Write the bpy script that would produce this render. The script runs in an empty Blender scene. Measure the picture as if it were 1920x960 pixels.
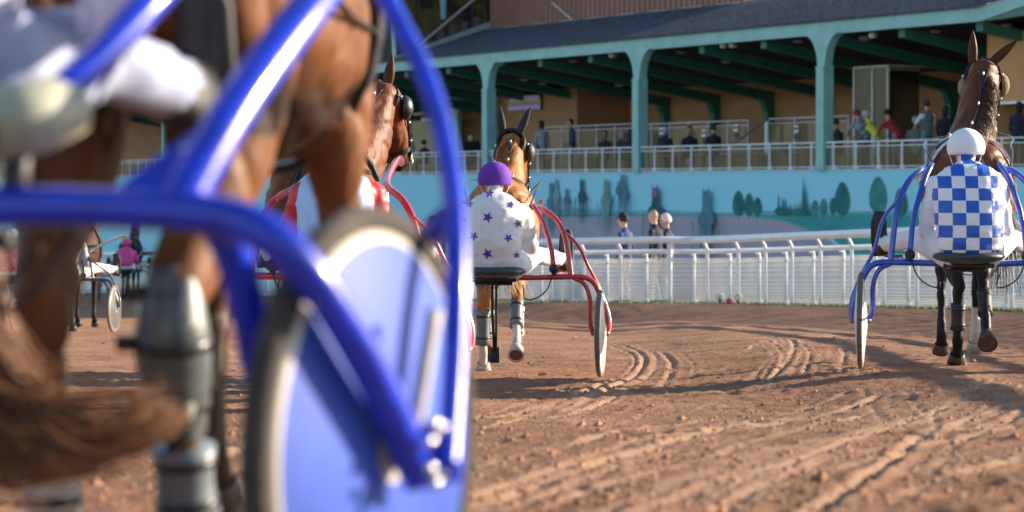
import bpy, bmesh, math, random
import numpy as np
from mathutils import Vector, Matrix, noise as mnoise
from mathutils.bvhtree import BVHTree
random.seed(7)
R = math.radians
C = bpy.context.scene.collection
# ------------------------------------------------------------------ camera, sky, sun, exposure
CH = .62          # camera height
F = 4500.0        # focal length in pixels of the 1920 px wide photograph
cam_d = bpy.data.cameras.new('camera'); cam = bpy.data.objects.new('camera', cam_d); C.objects.link(cam)
cam_d.sensor_width = 36; cam_d.lens = F/1920*36; cam_d.clip_start = .1; cam_d.clip_end = 3000
cam.location = (0, 0, CH); cam.rotation_euler = (R(90)-math.atan(125/F), 0, 0)
cam_d.dof.use_dof = True; cam_d.dof.focus_distance = 18.5; cam_d.dof.aperture_fstop = 2.9
bpy.context.scene.camera = cam
SUN_AZ = math.atan2(.94, .34)   # measured from +Y towards +X
SUN_EL = R(17)
w = bpy.data.worlds.new('World'); bpy.context.scene.world = w; w.use_nodes = True
nt = w.node_tree
sky = nt.nodes.new('ShaderNodeTexSky'); sky.sky_type = 'NISHITA'; sky.sun_disc = False
sky.sun_elevation = SUN_EL; sky.sun_rotation = SUN_AZ; sky.air_density = 1.0; sky.dust_density = .6; sky.ozone_density = 1.6
nt.links.new(sky.outputs[0], nt.nodes['Background'].inputs[0]); nt.nodes['Background'].inputs[1].default_value = .105
sd = bpy.data.lights.new('sun', 'SUN'); sd.energy = 5.0; sd.angle = R(.5); sd.color = (1, .84, .66)
so = bpy.data.objects.new('sun', sd); C.objects.link(so)
sv = Vector((math.sin(SUN_AZ)*math.cos(SUN_EL), math.cos(SUN_AZ)*math.cos(SUN_EL), math.sin(SUN_EL)))
so.rotation_euler = sv.to_track_quat('Z', 'Y').to_euler(); so.location = (20, 10, 15)
vs = bpy.context.scene.view_settings
vs.view_transform = 'Standard'; vs.look = 'None'; vs.exposure = 1.34; vs.gamma = 1; vs.use_curve_mapping = False

# ------------------------------------------------------------------ helpers
def tag(o, label=None, cat=None, group=None, kind=None):
    if label: o['label'] = label
    if cat: o['category'] = cat
    if group: o['group'] = group
    if kind: o['kind'] = kind
    return o
def empty(name, loc=(0, 0, 0), rz=0, sc=1):
    o = bpy.data.objects.new(name, None); C.objects.link(o); o.location = loc; o.rotation_euler = (0, 0, rz); o.scale = (sc,)*3
    o.empty_display_size = .1
    return o
_mats = {}
def mat(name, col, rough=.6, metal=0, var=.12, scale=8, bump=0, bscale=40, coat=0, alpha=1, attr=None, spec=.5, sheen=0, trans=0, emit=None, aniso=(1,1,1)):
    if name in _mats: return _mats[name]
    m = bpy.data.materials.new(name); m.use_nodes = True; n = m.node_tree; b = n.nodes['Principled BSDF']
    b.inputs['Roughness'].default_value = rough; b.inputs['Metallic'].default_value = metal
    b.inputs['Specular IOR Level'].default_value = spec; b.inputs['Coat Weight'].default_value = coat
    b.inputs['Coat Roughness'].default_value = .08; b.inputs['Sheen Weight'].default_value = sheen
    b.inputs['Alpha'].default_value = alpha; b.inputs['Transmission Weight'].default_value = trans
    tc = n.nodes.new('ShaderNodeTexCoord'); mp = n.nodes.new('ShaderNodeMapping'); mp.inputs['Scale'].default_value = aniso
    n.links.new(tc.outputs['Object'], mp.inputs[0])
    nz = n.nodes.new('ShaderNodeTexNoise'); nz.inputs['Scale'].default_value = scale; nz.inputs['Detail'].default_value = 6
    n.links.new(mp.outputs[0], nz.inputs['Vector'])
    mr = n.nodes.new('ShaderNodeMapRange'); mr.inputs[1].default_value = .3; mr.inputs[2].default_value = .7
    mr.inputs[3].default_value = 1-var; mr.inputs[4].default_value = 1+var
    n.links.new(nz.outputs[0], mr.inputs[0])
    mx = n.nodes.new('ShaderNodeVectorMath'); mx.operation = 'SCALE'
    if attr:
        at = n.nodes.new('ShaderNodeAttribute'); at.attribute_name = attr; n.links.new(at.outputs['Color'], mx.inputs[0])
    else: mx.inputs[0].default_value = col[:3]
    n.links.new(mr.outputs[0], mx.inputs['Scale']); n.links.new(mx.outputs[0], b.inputs['Base Color'])
    if bump:
        n2 = n.nodes.new('ShaderNodeTexNoise'); n2.inputs['Scale'].default_value = bscale; n2.inputs['Detail'].default_value = 5
        n.links.new(mp.outputs[0], n2.inputs['Vector'])
        bp = n.nodes.new('ShaderNodeBump'); bp.inputs['Strength'].default_value = bump; bp.inputs['Distance'].default_value = .01
        n.links.new(n2.outputs[0], bp.inputs['Height']); n.links.new(bp.outputs[0], b.inputs['Normal'])
    if emit:
        b.inputs['Emission Color'].default_value = (*emit[0], 1); b.inputs['Emission Strength'].default_value = emit[1]
    _mats[name] = m; return m
class MB:
    def __init__(s): s.v = []; s.f = []; s.m = []
    def add(s, vs_, fs, mi=0):
        o = len(s.v); s.v += [tuple(p) for p in vs_]; s.f += [tuple(i+o for i in f) for f in fs]; s.m += [mi]*len(fs); return s
    def box(s, c, d, mi=0, rz=0):
        cx, cy, cz = c; x, y, z = d[0]/2, d[1]/2, d[2]/2; ca, sa = math.cos(rz), math.sin(rz)
        vv = [(cx+a*x*ca-b*y*sa, cy+a*x*sa+b*y*ca, cz+e*z) for a in (-1, 1) for b in (-1, 1) for e in (-1, 1)]
        return s.add(vv, [(0, 1, 3, 2), (4, 6, 7, 5), (0, 4, 5, 1), (2, 3, 7, 6), (0, 2, 6, 4), (1, 5, 7, 3)], mi)
    def prism(s, poly, a, b, mi=0):   # poly: list of 3D points, extruded by vector a->b
        n = len(poly); off = Vector(b)-Vector(a)
        v = [Vector(p) for p in poly]+[Vector(p)+off for p in poly]
        fs = [tuple(range(n))[::-1], tuple(range(n, 2*n))]+[(i, (i+1) % n, n+(i+1) % n, n+i) for i in range(n)]
        return s.add(v, fs, mi)
    def tube(s, pts, r, n=10, mi=0, smooth=0, flat=1, up=None, closed=False):
        P = [Vector(p) for p in pts]
        rr = list(r) if hasattr(r, '__len__') else [r]*len(P)
        for _ in range(smooth):
            Q = [P[0]]; q = [rr[0]]
            for i in range(len(P)-1):
                Q += [P[i]*.75+P[i+1]*.25, P[i]*.25+P[i+1]*.75]; q += [rr[i]*.75+rr[i+1]*.25, rr[i]*.25+rr[i+1]*.75]
            P = Q+[P[-1]]; rr = q+[rr[-1]]
        base = len(s.v); nrm = None; k = len(P)
        for i in range(k):
            if closed: t = P[(i+1) % k]-P[i-1]
            else: t = P[min(i+1, k-1)]-P[max(i-1, 0)]
            t = t.normalized() if t.length > 1e-9 else Vector((0, 0, 1))
            if up is not None: nrm = Vector(up)-t*t.dot(Vector(up))
            elif nrm is None: a = Vector((0, 0, 1)) if abs(t.z) < .8 else Vector((1, 0, 0)); nrm = a-t*t.dot(a)
            else: nrm = nrm-t*t.dot(nrm)
            if nrm.length < 1e-6: nrm = t.orthogonal()
            nrm.normalize(); bn = t.cross(nrm)
            for j in range(n):
                a = 2*math.pi*j/n
                s.v.append(tuple(P[i]+(nrm*math.cos(a)*flat+bn*math.sin(a))*rr[i]))
        for i in range(k if closed else k-1):
            for j in range(n):
                i2 = (i+1) % k
                s.f.append((base+i*n+j, base+i*n+(j+1) % n, base+i2*n+(j+1) % n, base+i2*n+j)); s.m.append(mi)
        if not closed:
            s.f.append(tuple(base+j for j in range(n))[::-1]); s.m.append(mi)
            s.f.append(tuple(base+(k-1)*n+j for j in range(n))); s.m.append(mi)
        return s
    def ell(s, c, r, n=12, mi=0, rot=None):
        c = Vector(c); v = []; f = []
        for i in range(n//2+1):
            th = math.pi*i/(n//2)
            for j in range(n):
                a = 2*math.pi*j/n; p = Vector((r[0]*math.sin(th)*math.cos(a), r[1]*math.sin(th)*math.sin(a), r[2]*math.cos(th)))
                if rot is not None: p = rot@p
                v.append(c+p)
        for i in range(n//2):
            for j in range(n): f.append((i*n+j, (i+1)*n+j, (i+1)*n+(j+1) % n, i*n+(j+1) % n))
        return s.add(v, f, mi)
    def build(s, name, mats, parent=None, smooth=False, bevel=0, bseg=2):
        me = bpy.data.meshes.new(name); me.from_pydata(s.v, [], s.f); me.update()
        if not isinstance(mats, (list, tuple)): mats = [mats]
        for m in mats: me.materials.append(m)
        me.polygons.foreach_set('material_index', s.m)
        if smooth: me.polygons.foreach_set('use_smooth', [True]*len(me.polygons))
        me.validate()
        o = bpy.data.objects.new(name, me); C.objects.link(o)
        if parent: o.parent = parent
        if bevel:
            b = o.modifiers.new('bevel', 'BEVEL'); b.width = bevel; b.segments = bseg; b.limit_method = 'ANGLE'; b.angle_limit = R(40)
        return o
def lerp(a, b, t): return a+(b-a)*t
def sstep(a, b, x):
    t = np.clip((x-a)/(b-a), 0, 1); return t*t*(3-2*t)
def catmull(pts, n=8):
    P = [Vector(p) for p in pts]; P = [P[0]*2-P[1]]+P+[P[-1]*2-P[-2]]; out = []
    for i in range(1, len(P)-2):
        for k in range(n):
            t = k/n; a, b, c, d = P[i-1:i+3]
            out.append(.5*((2*b)+(-a+c)*t+(2*a-5*b+4*c-d)*t*t+(-a+3*b-3*c+d)*t**3))
    out.append(P[-2]); return out

# ------------------------------------------------------------------ terrain
def GP(px, py):    # a point of the sloping track plane seen at (px,py) of the photograph
    D = CH*F/(py-525.); return ((px-960)/F*D, D)
fence_px = [(-1500, 541), (-400, 545), (0, 550), (1000, 566), (1312, 569), (1540, 574), (1817, 581), (2000, 588), (2300, 602)]
fence_xy = [((px-960)/F*(1890./(py-525)), 1890./(py-525)) for px, py in fence_px]
fence_xy.append((6.4, 14)); fence_xy.append((5.0, 2))
fence_c = catmull([(x, y, 0) for x, y in fence_xy], 10)
FA = np.array([(p.x, p.y) for p in fence_c])
def fence_dist(X, Y):   # distance to fence polyline, sign + inside (track side)
    P = np.stack([X.ravel(), Y.ravel()], 1); best = np.full(len(P), 1e9)
    for a, b in zip(FA[:-1], FA[1:]):
        ab = b-a; t = np.clip(((P-a)@ab)/(ab@ab), 0, 1); d = np.hypot(*(P-(a+t[:, None]*ab)).T); best = np.minimum(best, d)
    return best.reshape(X.shape)
def side(X, Y):      # True when outside (beyond the fence)
    # x of fence as function of y for y<29 ; depth of fence as a function of bearing beyond
    ang = np.arctan2(X, Y); fa = np.arctan2(FA[:, 0], FA[:, 1]); fr = np.hypot(FA[:, 0], FA[:, 1]); o = np.argsort(fa)
    return np.hypot(X, Y) > np.interp(ang, fa[o], fr[o])
def delta(X, Y):
    X = np.asarray(X, float); Y = np.asarray(Y, float)
    inner = -.12*(1-sstep(1.0, 2.7, X))*sstep(9, 14, Y)
    d = fence_dist(np.atleast_1d(X), np.atleast_1d(Y)).reshape(X.shape) if X.ndim else fence_dist(np.array([X]), np.array([Y]))[0]
    out = side(X, Y)
    wgt = np.where(out, 1, 1-sstep(.3, 3.0, d))
    wgt = wgt*sstep(8, 20, Y)
    return inner*(1-wgt)+.2*wgt
def gz(x, y): return float(-.0378*y+delta(np.float64(x), np.float64(y)))

def vnoise(X, Y, s, seed):
    rng = np.random.RandomState(seed); T = rng.rand(256, 256)
    x = X*s; y = Y*s; xi = np.floor(x).astype(int); yi = np.floor(y).astype(int); fx = x-xi; fy = y-yi
    fx = fx*fx*(3-2*fx); fy = fy*fy*(3-2*fy); g = lambda a, b: T[a & 255, b & 255]
    return (g(xi, yi)*(1-fx)+g(xi+1, yi)*fx)*(1-fy)+(g(xi, yi+1)*(1-fx)+g(xi+1, yi+1)*fx)*fy-.5

ruts_px = [
 [(1887,685),(1858,718),(1796,743),(1750,768),(1658,810),(1525,852),(1400,902),(1230,960),(1000,1060)],
 [(2050,720),(1920,752),(1754,810),(1692,852),(1600,922),(1525,965),(1400,1050)],
 [(2050,735),(1920,775),(1850,800),(1754,818),(1680,862),(1590,930),(1500,985)],
 [(1846,697),(1817,735),(1746,772),(1633,806),(1546,827),(1400,862),(1213,935),(1100,985)],
 [(1760,760),(1600,830),(1480,868),(1300,925),(1180,975)],
 [(1060,735),(1130,702),(1188,677),(1209,656),(1197,639),(1151,625),(1080,615)],
 [(1000,735),(1128,690),(1172,675),(1193,656),(1180,640),(1140,628)],
 [(820,905),(880,889),(963,860),(1088,827),(1151,810),(1255,785),(1320,765)],
 [(830,960),(960,930),(1080,885),(1213,845),(1300,815),(1420,770)],
 [(1120,800),(1165,780),(1190,760),(1205,739)],
 [(1537,622),(1575,640),(1585,660),(1579,697)], [(1404,622),(1480,636),(1490,655),(1470,680),(1430,700)],
 [(1483,639),(1515,652),(1521,668),(1508,692)], [(1787,631),(1792,645),(1770,665),(1733,679)],
 [(1240,640),(1262,660),(1250,685),(1235,700)], [(1402,650),(1440,640),(1470,660),(1455,690)],
 [(1340,960),(1500,890),(1700,850),(1920,800)], [(900,930),(1080,870),(1213,820),(1340,800),(1480,770),(1650,730)],
 [(1700,725),(1740,765),(1757,785),(1760,810)], [(1000,960),(1180,900),(1330,860),(1500,800),(1620,760)],
 [(880,760),(980,735),(1060,712),(1128,690)], [(880,790),(1000,760),(1130,720),(1180,700)],
 [(160,790),(230,720),(290,690),(310,660),(300,640)], [(330,900),(400,860),(470,830)], [(340,880),(440,840),(600,800)],
 [(410,700),(450,680),(440,645),(420,630)], [(1650,960),(1780,900),(1920,860)],
]
def rut_field(X, Y):
    H = np.zeros_like(X); B = np.zeros_like(X)
    rr_ = np.random.RandomState(4); nbase = len(ruts_px); curves = []
    for r in ruts_px: curves.append(np.array([(p.x, p.y) for p in catmull([(*GP(px, py), 0) for px, py in r], 10)]))
    for r in list(curves):
        for q_ in range(2): curves.append(r*np.array([1+rr_.uniform(-.03, .03), 1+rr_.uniform(-.05, .05)])+np.array([rr_.uniform(-.25, .25), rr_.uniform(-.3, .3)]))
    for k, pts in enumerate(curves):
        x0, x1 = pts[:, 0].min()-.4, pts[:, 0].max()+.4; y0, y1 = pts[:, 1].min()-.4, pts[:, 1].max()+.4
        m = (X > x0) & (X < x1) & (Y > y0) & (Y < y1)
        if not m.any(): continue
        P = np.stack([X[m], Y[m]], 1); best = np.full(len(P), 1e9); sg = np.zeros(len(P))
        for a, b in zip(pts[:-1], pts[1:]):
            ab = b-a; L = ab@ab+1e-9; t = np.clip(((P-a)@ab)/L, 0, 1); dv = P-(a+t[:, None]*ab); d = np.hypot(*dv.T)
            s_ = np.sign(ab[0]*dv[:, 1]-ab[1]*dv[:, 0]); u = d < best; best = np.where(u, d, best); sg = np.where(u, s_, sg)
        wd = (.015+.005*(k % 3))*(.75 if k >= nbase else 1)
        sd_ = best*sg+.012*vnoise(X[m], Y[m], 9, 50+k)
        prof = .55*(-.022*np.exp(-(sd_/wd)**2)+.018*np.exp(-((sd_-wd*1.9)/(wd*.8))**2)+.011*np.exp(-((sd_+wd*1.9)/(wd*.8))**2))
        fade = .65+.9*vnoise(X[m], Y[m], 1.7, 90+k)
        if k >= nbase: fade = fade*.5
        H[m] += prof*np.clip(fade, .1, 1.3); B[m] += np.exp(-((best-wd*1.1)/(wd*.9))**2)*np.clip(fade, .2, 1)
    for i_ in range(420):       # hoof prints
        y0 = 6.2+22*rr_.rand()**1.5; x0 = rr_.uniform(-.22, .24)*y0
        m = (np.abs(X-x0) < .14) & (np.abs(Y-y0) < .14)
        if not m.any(): continue
        a_ = rr_.uniform(-.5, .5); dx = (X[m]-x0)*math.cos(a_)+(Y[m]-y0)*math.sin(a_); dy = -(X[m]-x0)*math.sin(a_)+(Y[m]-y0)*math.cos(a_)
        d = np.hypot(dx, dy*.9); rim = np.exp(-((d-.062)/.012)**2); H[m] += -.014*np.exp(-(d/.045)**4)*(dy > -.05)+.008*rim*(dy < .03)
    return H, np.clip(B, 0, 1)
def make_ground():
    ys = [-6, -3, 0, 2, 3.5, 4.6, 5.4]; y = 5.9
    while y < 34: ys.append(y); y += .0029*y
    while y < 130: ys.append(y); y *= 1.012
    while y < 2500: ys.append(y); y *= 1.25
    xs = list(np.arange(-1.6, 3.0, .022))+list(np.arange(3.0, 7.5, .05)); a = []
    x = -1.6
    while x > -5: x -= .04; a.append(x)
    while x > -30: x *= 1.06; a.append(x)
    while x > -1500: x *= 1.4; a.append(x)
    xs = a[::-1]+xs; x = 7.5
    while x < 1500: x *= (1.05 if x < 40 else 1.4); xs.append(x)
    X, Y = np.meshgrid(np.array(xs), np.array(ys))
    Z = -.0378*Y
    far = Y > 150
    Z = np.where(far, -.0378*150, Z)
    Z = Z+delta(X, Y)
    near = (~side(X, Y))
    amp = sstep(.2, 1.5, fence_dist(X, Y))*near
    lump = vnoise(X, Y, 1.1, 1)*.02+vnoise(X, Y+.3*X, 4.2, 2)*.016
    streak = vnoise(X*.55+Y*.25, Y*1.2, 7, 3)*.009
    c1 = vnoise(X, Y, 16, 4); c2 = vnoise(X+3, Y, 33, 5); c0 = vnoise(X*.8, Y*1.4, 8, 6)
    c3 = vnoise(X, Y, 47, 9); clod = np.maximum(c1-.22, 0)*.022+np.maximum(c2-.1, 0)*.020+np.maximum(c0-.24, 0)*.035-np.maximum(-c0-.27, 0)*.05+c3*.008
    rough = .45+1.1*np.clip(vnoise(X, Y, .8, 8)+.5, 0, 1)
    fine = 1-sstep(18, 34, Y)
    RH, RB = rut_field(X, Y)
    hf = lump+(streak+clod*rough*(1-.75*RB))*fine
    Z = Z+amp*(hf-.004+RH)
    ny, nx = X.shape
    co = np.stack([X, Y, Z], -1).reshape(-1, 3).astype(np.float32)
    me = bpy.data.meshes.new('track')
    idx = np.arange(ny*nx).reshape(ny, nx)
    q = np.stack([idx[:-1, :-1], idx[:-1, 1:], idx[1:, 1:], idx[1:, :-1]], -1).reshape(-1, 4)
    me.vertices.add(len(co)); me.vertices.foreach_set('co', co.ravel())
    me.loops.add(q.size); me.loops.foreach_set('vertex_index', q.ravel().astype(np.int32))
    me.polygons.add(len(q)); me.polygons.foreach_set('loop_start', np.arange(0, q.size, 4, dtype=np.int32))
    me.polygons.foreach_set('use_smooth', np.ones(len(q), bool))
    me.update(calc_edges=True)
    at = me.attributes.new('rut', 'FLOAT', 'POINT'); at.data.foreach_set('value', RB.ravel().astype(np.float32))
    at = me.attributes.new('outside', 'FLOAT', 'POINT'); at.data.foreach_set('value', side(X, Y).ravel().astype(np.float32))
    m = bpy.data.materials.new('red_sand'); m.use_nodes = True; n = m.node_tree; b = n.nodes['Principled BSDF']
    b.inputs['Roughness'].default_value = .95; b.inputs['Specular IOR Level'].default_value = .15
    tc = n.nodes.new('ShaderNodeTexCoord')
    def nz(sc, det=8, rg=.6):
        q_ = n.nodes.new('ShaderNodeTexNoise'); q_.inputs['Scale'].default_value = sc; q_.inputs['Detail'].default_value = det; q_.inputs['Roughness'].default_value = rg
        n.links.new(tc.outputs['Object'], q_.inputs['Vector']); return q_
    a1 = nz(1.3); a2 = nz(38, 10, .8)
    r1 = n.nodes.new('ShaderNodeValToRGB'); r1.color_ramp.elements[0].position = .34; r1.color_ramp.elements[1].position = .66
    r1.color_ramp.elements[0].color = (.34, .18, .105, 1); r1.color_ramp.elements[1].color = (.53, .305, .19, 1)
    n.links.new(a1.outputs[0], r1.inputs[0])
    r2 = n.nodes.new('ShaderNodeValToRGB'); r2.color_ramp.elements[0].position = .36; r2.color_ramp.elements[1].position = .58
    r2.color_ramp.elements[0].color = (.42, .38, .36, 1); r2.color_ramp.elements[1].color = (1.08, 1.06, 1.05, 1)
    n.links.new(a2.outputs[0], r2.inputs[0])
    mu = n.nodes.new('ShaderNodeMix'); mu.data_type = 'RGBA'; mu.blend_type = 'MULTIPLY'; mu.inputs[0].default_value = 1
    n.links.new(r1.outputs[0], mu.inputs[6]); n.links.new(r2.outputs[0], mu.inputs[7])
    at1 = n.nodes.new('ShaderNodeAttribute'); at1.attribute_name = 'rut'
    ml = n.nodes.new('ShaderNodeMath'); ml.operation = 'MULTIPLY'; ml.inputs[1].default_value = .65; n.links.new(at1.outputs['Fac'], ml.inputs[0])
    mx = n.nodes.new('ShaderNodeMix'); mx.data_type = 'RGBA'; mx.inputs[7].default_value = (.66, .43, .29, 1)
    n.links.new(ml.outputs[0], mx.inputs[0]); n.links.new(mu.outputs[2], mx.inputs[6])
    at2 = n.nodes.new('ShaderNodeAttribute'); at2.attribute_name = 'outside'
    m2 = n.nodes.new('ShaderNodeMix'); m2.data_type = 'RGBA'; m2.inputs[7].default_value = (.22, .21, .2, 1)
    n.links.new(at2.outputs['Fac'], m2.inputs[0]); n.links.new(mx.outputs[2], m2.inputs[6]); n.links.new(m2.outputs[2], b.inputs['Base Color'])
    h1 = nz(42, 10, .75); bp = n.nodes.new('ShaderNodeBump'); bp.inputs['Strength'].default_value = 1.0; bp.inputs['Distance'].default_value = .045
    n.links.new(h1.outputs[0], bp.inputs['Height']); n.links.new(bp.outputs[0], b.inputs['Normal'])
    me.materials.append(m)
    o = bpy.data.objects.new('track', me); C.objects.link(o); tag(o, kind='structure'); return o, m
track, sand = make_ground()
GB = BVHTree.FromObject(track, bpy.context.evaluated_depsgraph_get())
def ground_hit(x, y):
    h = GB.ray_cast(Vector((x, y, 10)), Vector((0, 0, -1))); return h[0].z if h[0] else gz(x, y)
# loose clods lying on the track
def clods():
    mb = MB(); rnd = random.Random(3)
    for i in range(9000):
        py = 560+400*rnd.random()**.8; px = rnd.uniform(-50, 2000); x, y = GP(px, py)
        if rnd.random() < .3: y *= rnd.uniform(.96, 1.04)
        s_ = abs(rnd.gauss(0, .0045))+.0025
        if rnd.random() < .04: s_ *= 2.0
        z = ground_hit(x, y)+s_*.3
        rx = [s_*rnd.uniform(.7, 1.4) for _ in range(6)]
        mb.add([(x+rx[0], y, z), (x-rx[1], y, z), (x, y+rx[2], z), (x, y-rx[3], z), (x+s_*.2, y, z+rx[4]*.8), (x, y, z-rx[5])],
               [(0, 2, 4), (2, 1, 4), (1, 3, 4), (3, 0, 4), (2, 0, 5), (1, 2, 5), (3, 1, 5), (0, 3, 5)])
    o = mb.build('loose_clods', mat('clod_earth', (.36, .20, .125), .95, var=.3, scale=3, spec=.1))
    tag(o, 'loose reddish clods scattered over the sand track', 'clods', kind='stuff')
clods()
# grass verge along the rail
def verge():
    mb = MB(); rnd = random.Random(5)
    pts = [p for p in fence_c if p.y > 12]
    for a, b in zip(pts[:-1], pts[1:]):
        d = (b-a); L = d.length; nrm = Vector((d.y, -d.x, 0)).normalized()
        if nrm.dot(-a) < 0: nrm = -nrm
        for k in range(int(min(L*150, 1600))):
            p = a+d*rnd.random()+nrm*(rnd.gauss(.0, .16)+.05); clump = vnoise(np.array(p.x), np.array(p.y), 1.2, 77)
            if clump < -.12 and p.x < 4: continue
            z = gz(p.x, p.y); h = rnd.uniform(.02, .065); a_ = rnd.random()*6.28; dx, dy = math.cos(a_)*.010, math.sin(a_)*.010
            l = rnd.uniform(-.03, .03)
            mb.add([(p.x-dx, p.y-dy, z-.01), (p.x+dx, p.y+dy, z-.01), (p.x+l, p.y+l*.6, z+h)], [(0, 1, 2)])
    o = mb.build('grass_verge', mat('verge_grass', (.13, .19, .03), .8, var=.5, scale=.8))
    tag(o, 'thin green grass strip along the foot of the white rail', 'grass', kind='stuff')
verge()

# wooded hills round the racecourse (behind the camera too, seen only in the glass)
def hills():
    mb = MB(); n_ = 140; rows = 5
    for r_ in range(rows):
        for j in range(n_):
            a = 2*math.pi*j/n_; f = r_/(rows-1); h = (22+14*math.sin(a*3+1)+8*math.sin(a*7)+3*math.sin(a*17)); d = 330+f*160
            mb.v.append((math.sin(a)*d, math.cos(a)*d, -8+h*math.sin(f*1.57)))
    for r_ in range(rows-1):
        for j in range(n_): mb.f.append((r_*n_+j, r_*n_+(j+1) % n_, (r_+1)*n_+(j+1) % n_, (r_+1)*n_+j)); mb.m.append(0)
    tag(mb.build('hills', mat('wooded_hill', (.07, .08, .035), .9, var=.5, scale=.05), None, True), kind='structure')
hills()
# ------------------------------------------------------------------ materials
M_white = mat('white_paint', (.86, .86, .86), .35, var=.06, scale=3, coat=.2)
M_whitew = mat('worn_white_metal', (.78, .79, .80), .45, var=.12, scale=6, bump=.1)
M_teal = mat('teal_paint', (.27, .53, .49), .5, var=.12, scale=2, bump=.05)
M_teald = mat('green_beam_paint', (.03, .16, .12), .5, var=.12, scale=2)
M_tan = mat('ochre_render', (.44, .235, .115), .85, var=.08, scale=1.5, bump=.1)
M_black = mat('black_rubber', (.015, .015, .017), .55, var=.2)
M_chrome = mat('polished_metal', (.75, .75, .75), .2, metal=1, var=.05)
M_skin = mat('skin', (.52, .29, .20), .5, var=.08, scale=12)

# ------------------------------------------------------------------ grandstand
A0 = Vector(((1740-960)/F*63.4, 63.4, 0)); DIR = Vector((-.53, .848, 0)).normalized(); NRM = Vector((.848, .53, 0)).normalized()
def W(t, k, z): p = A0+DIR*t+NRM*k; return Vector((p.x, p.y, z))
def WP(px, py, k=0):   # (t,z) of the facade plane (set back by k) seen at a pixel
    a = A0+NRM*k; g = (px-960)/F; t = (a.x-g*a.y)/(.53/DIR.length*1.0 if False else (-DIR.x)+g*DIR.y)
    D = a.y+DIR.y*t; return t, CH+(355-py)*D/F
stand = empty('grandstand', W(10, 0, -2.4)); tag(stand, 'long grandstand with a painted mural wall, teal columns and a covered balcony', 'grandstand')
inv_stand = Matrix.Translation(-stand.location)
def sbuild(mb, name, mats, smooth=False, parent=None, label=None, bevel=0):
    mb.v = [tuple(Vector(p)-stand.location) for p in mb.v]
    o = mb.build(name, mats, parent or stand, smooth, bevel)
    if label: o['label'] = label
    return o
def slab_(mb, t0, t1, k0, k1, z0, z1, mi=0):
    v = [W(t, k, z) for t in (t0, t1) for k in (k0, k1) for z in (z0, z1)]
    return mb.add(v, [(0, 1, 3, 2), (4, 6, 7, 5), (0, 4, 5, 1), (2, 3, 7, 6), (0, 2, 6, 4), (1, 5, 7, 3)], mi)
T0, T1 = -10, 75
# mural wall paint: pale blue sky with soft clouds
mw = bpy.data.materials.new('mural_sky_paint'); mw.use_nodes = True; n = mw.node_tree; b = n.nodes['Principled BSDF']; b.inputs['Roughness'].default_value = .8
tc = n.nodes.new('ShaderNodeTexCoord'); nz1 = n.nodes.new('ShaderNodeTexNoise'); nz1.inputs['Scale'].default_value = .22; nz1.inputs['Detail'].default_value = 6
mpp = n.nodes.new('ShaderNodeMapping'); mpp.inputs['Scale'].default_value = (1, 1, 2.2); n.links.new(tc.outputs['Object'], mpp.inputs[0]); n.links.new(mpp.outputs[0], nz1.inputs['Vector'])
rp = n.nodes.new('ShaderNodeValToRGB'); rp.color_ramp.elements[0].position = .5; rp.color_ramp.elements[0].color = (.34, .74, .84, 1)
rp.color_ramp.elements[1].position = .68; rp.color_ramp.elements[1].color = (.52, .72, .76, 1)
n.links.new(nz1.outputs[0], rp.inputs[0]); n.links.new(rp.outputs[0], b.inputs['Base Color'])
SLAB = 1.19
mb = MB(); slab_(mb, T0, T1, 0, .3, -3.5, SLAB-.06); sbuild(mb, 'lower_wall', mw)
mb = MB(); slab_(mb, T0, T1, -.02, 9, SLAB-.06, SLAB); sbuild(mb, 'floor_slab', mat('balcony_edge', (.50, .62, .64), .7))
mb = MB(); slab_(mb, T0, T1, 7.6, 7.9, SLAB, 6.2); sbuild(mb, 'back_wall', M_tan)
# protruding ochre block on the right
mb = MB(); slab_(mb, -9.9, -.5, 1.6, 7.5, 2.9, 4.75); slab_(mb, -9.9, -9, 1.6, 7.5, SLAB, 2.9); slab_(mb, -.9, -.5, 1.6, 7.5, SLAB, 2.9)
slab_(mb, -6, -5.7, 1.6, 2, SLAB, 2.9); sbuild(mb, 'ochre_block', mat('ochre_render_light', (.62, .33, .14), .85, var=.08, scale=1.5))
mb = MB(); slab_(mb, -9, -.9, 1.52, 1.6, 2.86, 2.92); sbuild(mb, 'window_head', M_white)
# ceiling, canopy roof
ceil_z = lambda k: 4.95-(4.95-3.95)*k/7.6
mb = MB(); v = [W(t, k, ceil_z(k)+e) for t in (T0, T1) for k in (.1, 7.6) for e in (.32, .36)]
mb.add(v, [(0, 1, 3, 2), (4, 6, 7, 5), (0, 4, 5, 1), (2, 3, 7, 6), (0, 2, 6, 4), (1, 5, 7, 3)])
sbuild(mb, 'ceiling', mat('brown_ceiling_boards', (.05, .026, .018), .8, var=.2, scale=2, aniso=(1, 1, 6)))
# beams
for j in range(-14, 18):
    t = 22.3-3*j*1.0
    if t < T0 or t > T1: continue
    mb = MB(); prof = [(.2, 4.95), (7.58, 3.90), (7.58, 3.62), (6.9, 3.68), (.2, 4.70)]
    mb.prism([W(t-.13, k, z) for k, z in prof], W(t, 0, 0), W(t+.26, 0, 0))
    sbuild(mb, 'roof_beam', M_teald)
    mb = MB(); slab_(mb, t-.13, t+.13, 7.3, 7.58, SLAB, 3.6)
    mb.prism([W(t-.13, k, z) for k, z in [(7.3, 3.25), (7.3, 3.70), (6.8, 3.72), (7.15, 3.6)]], W(t, 0, 0), W(t+.26, 0, 0))
    sbuild(mb, 'wall_post', M_teald)
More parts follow.
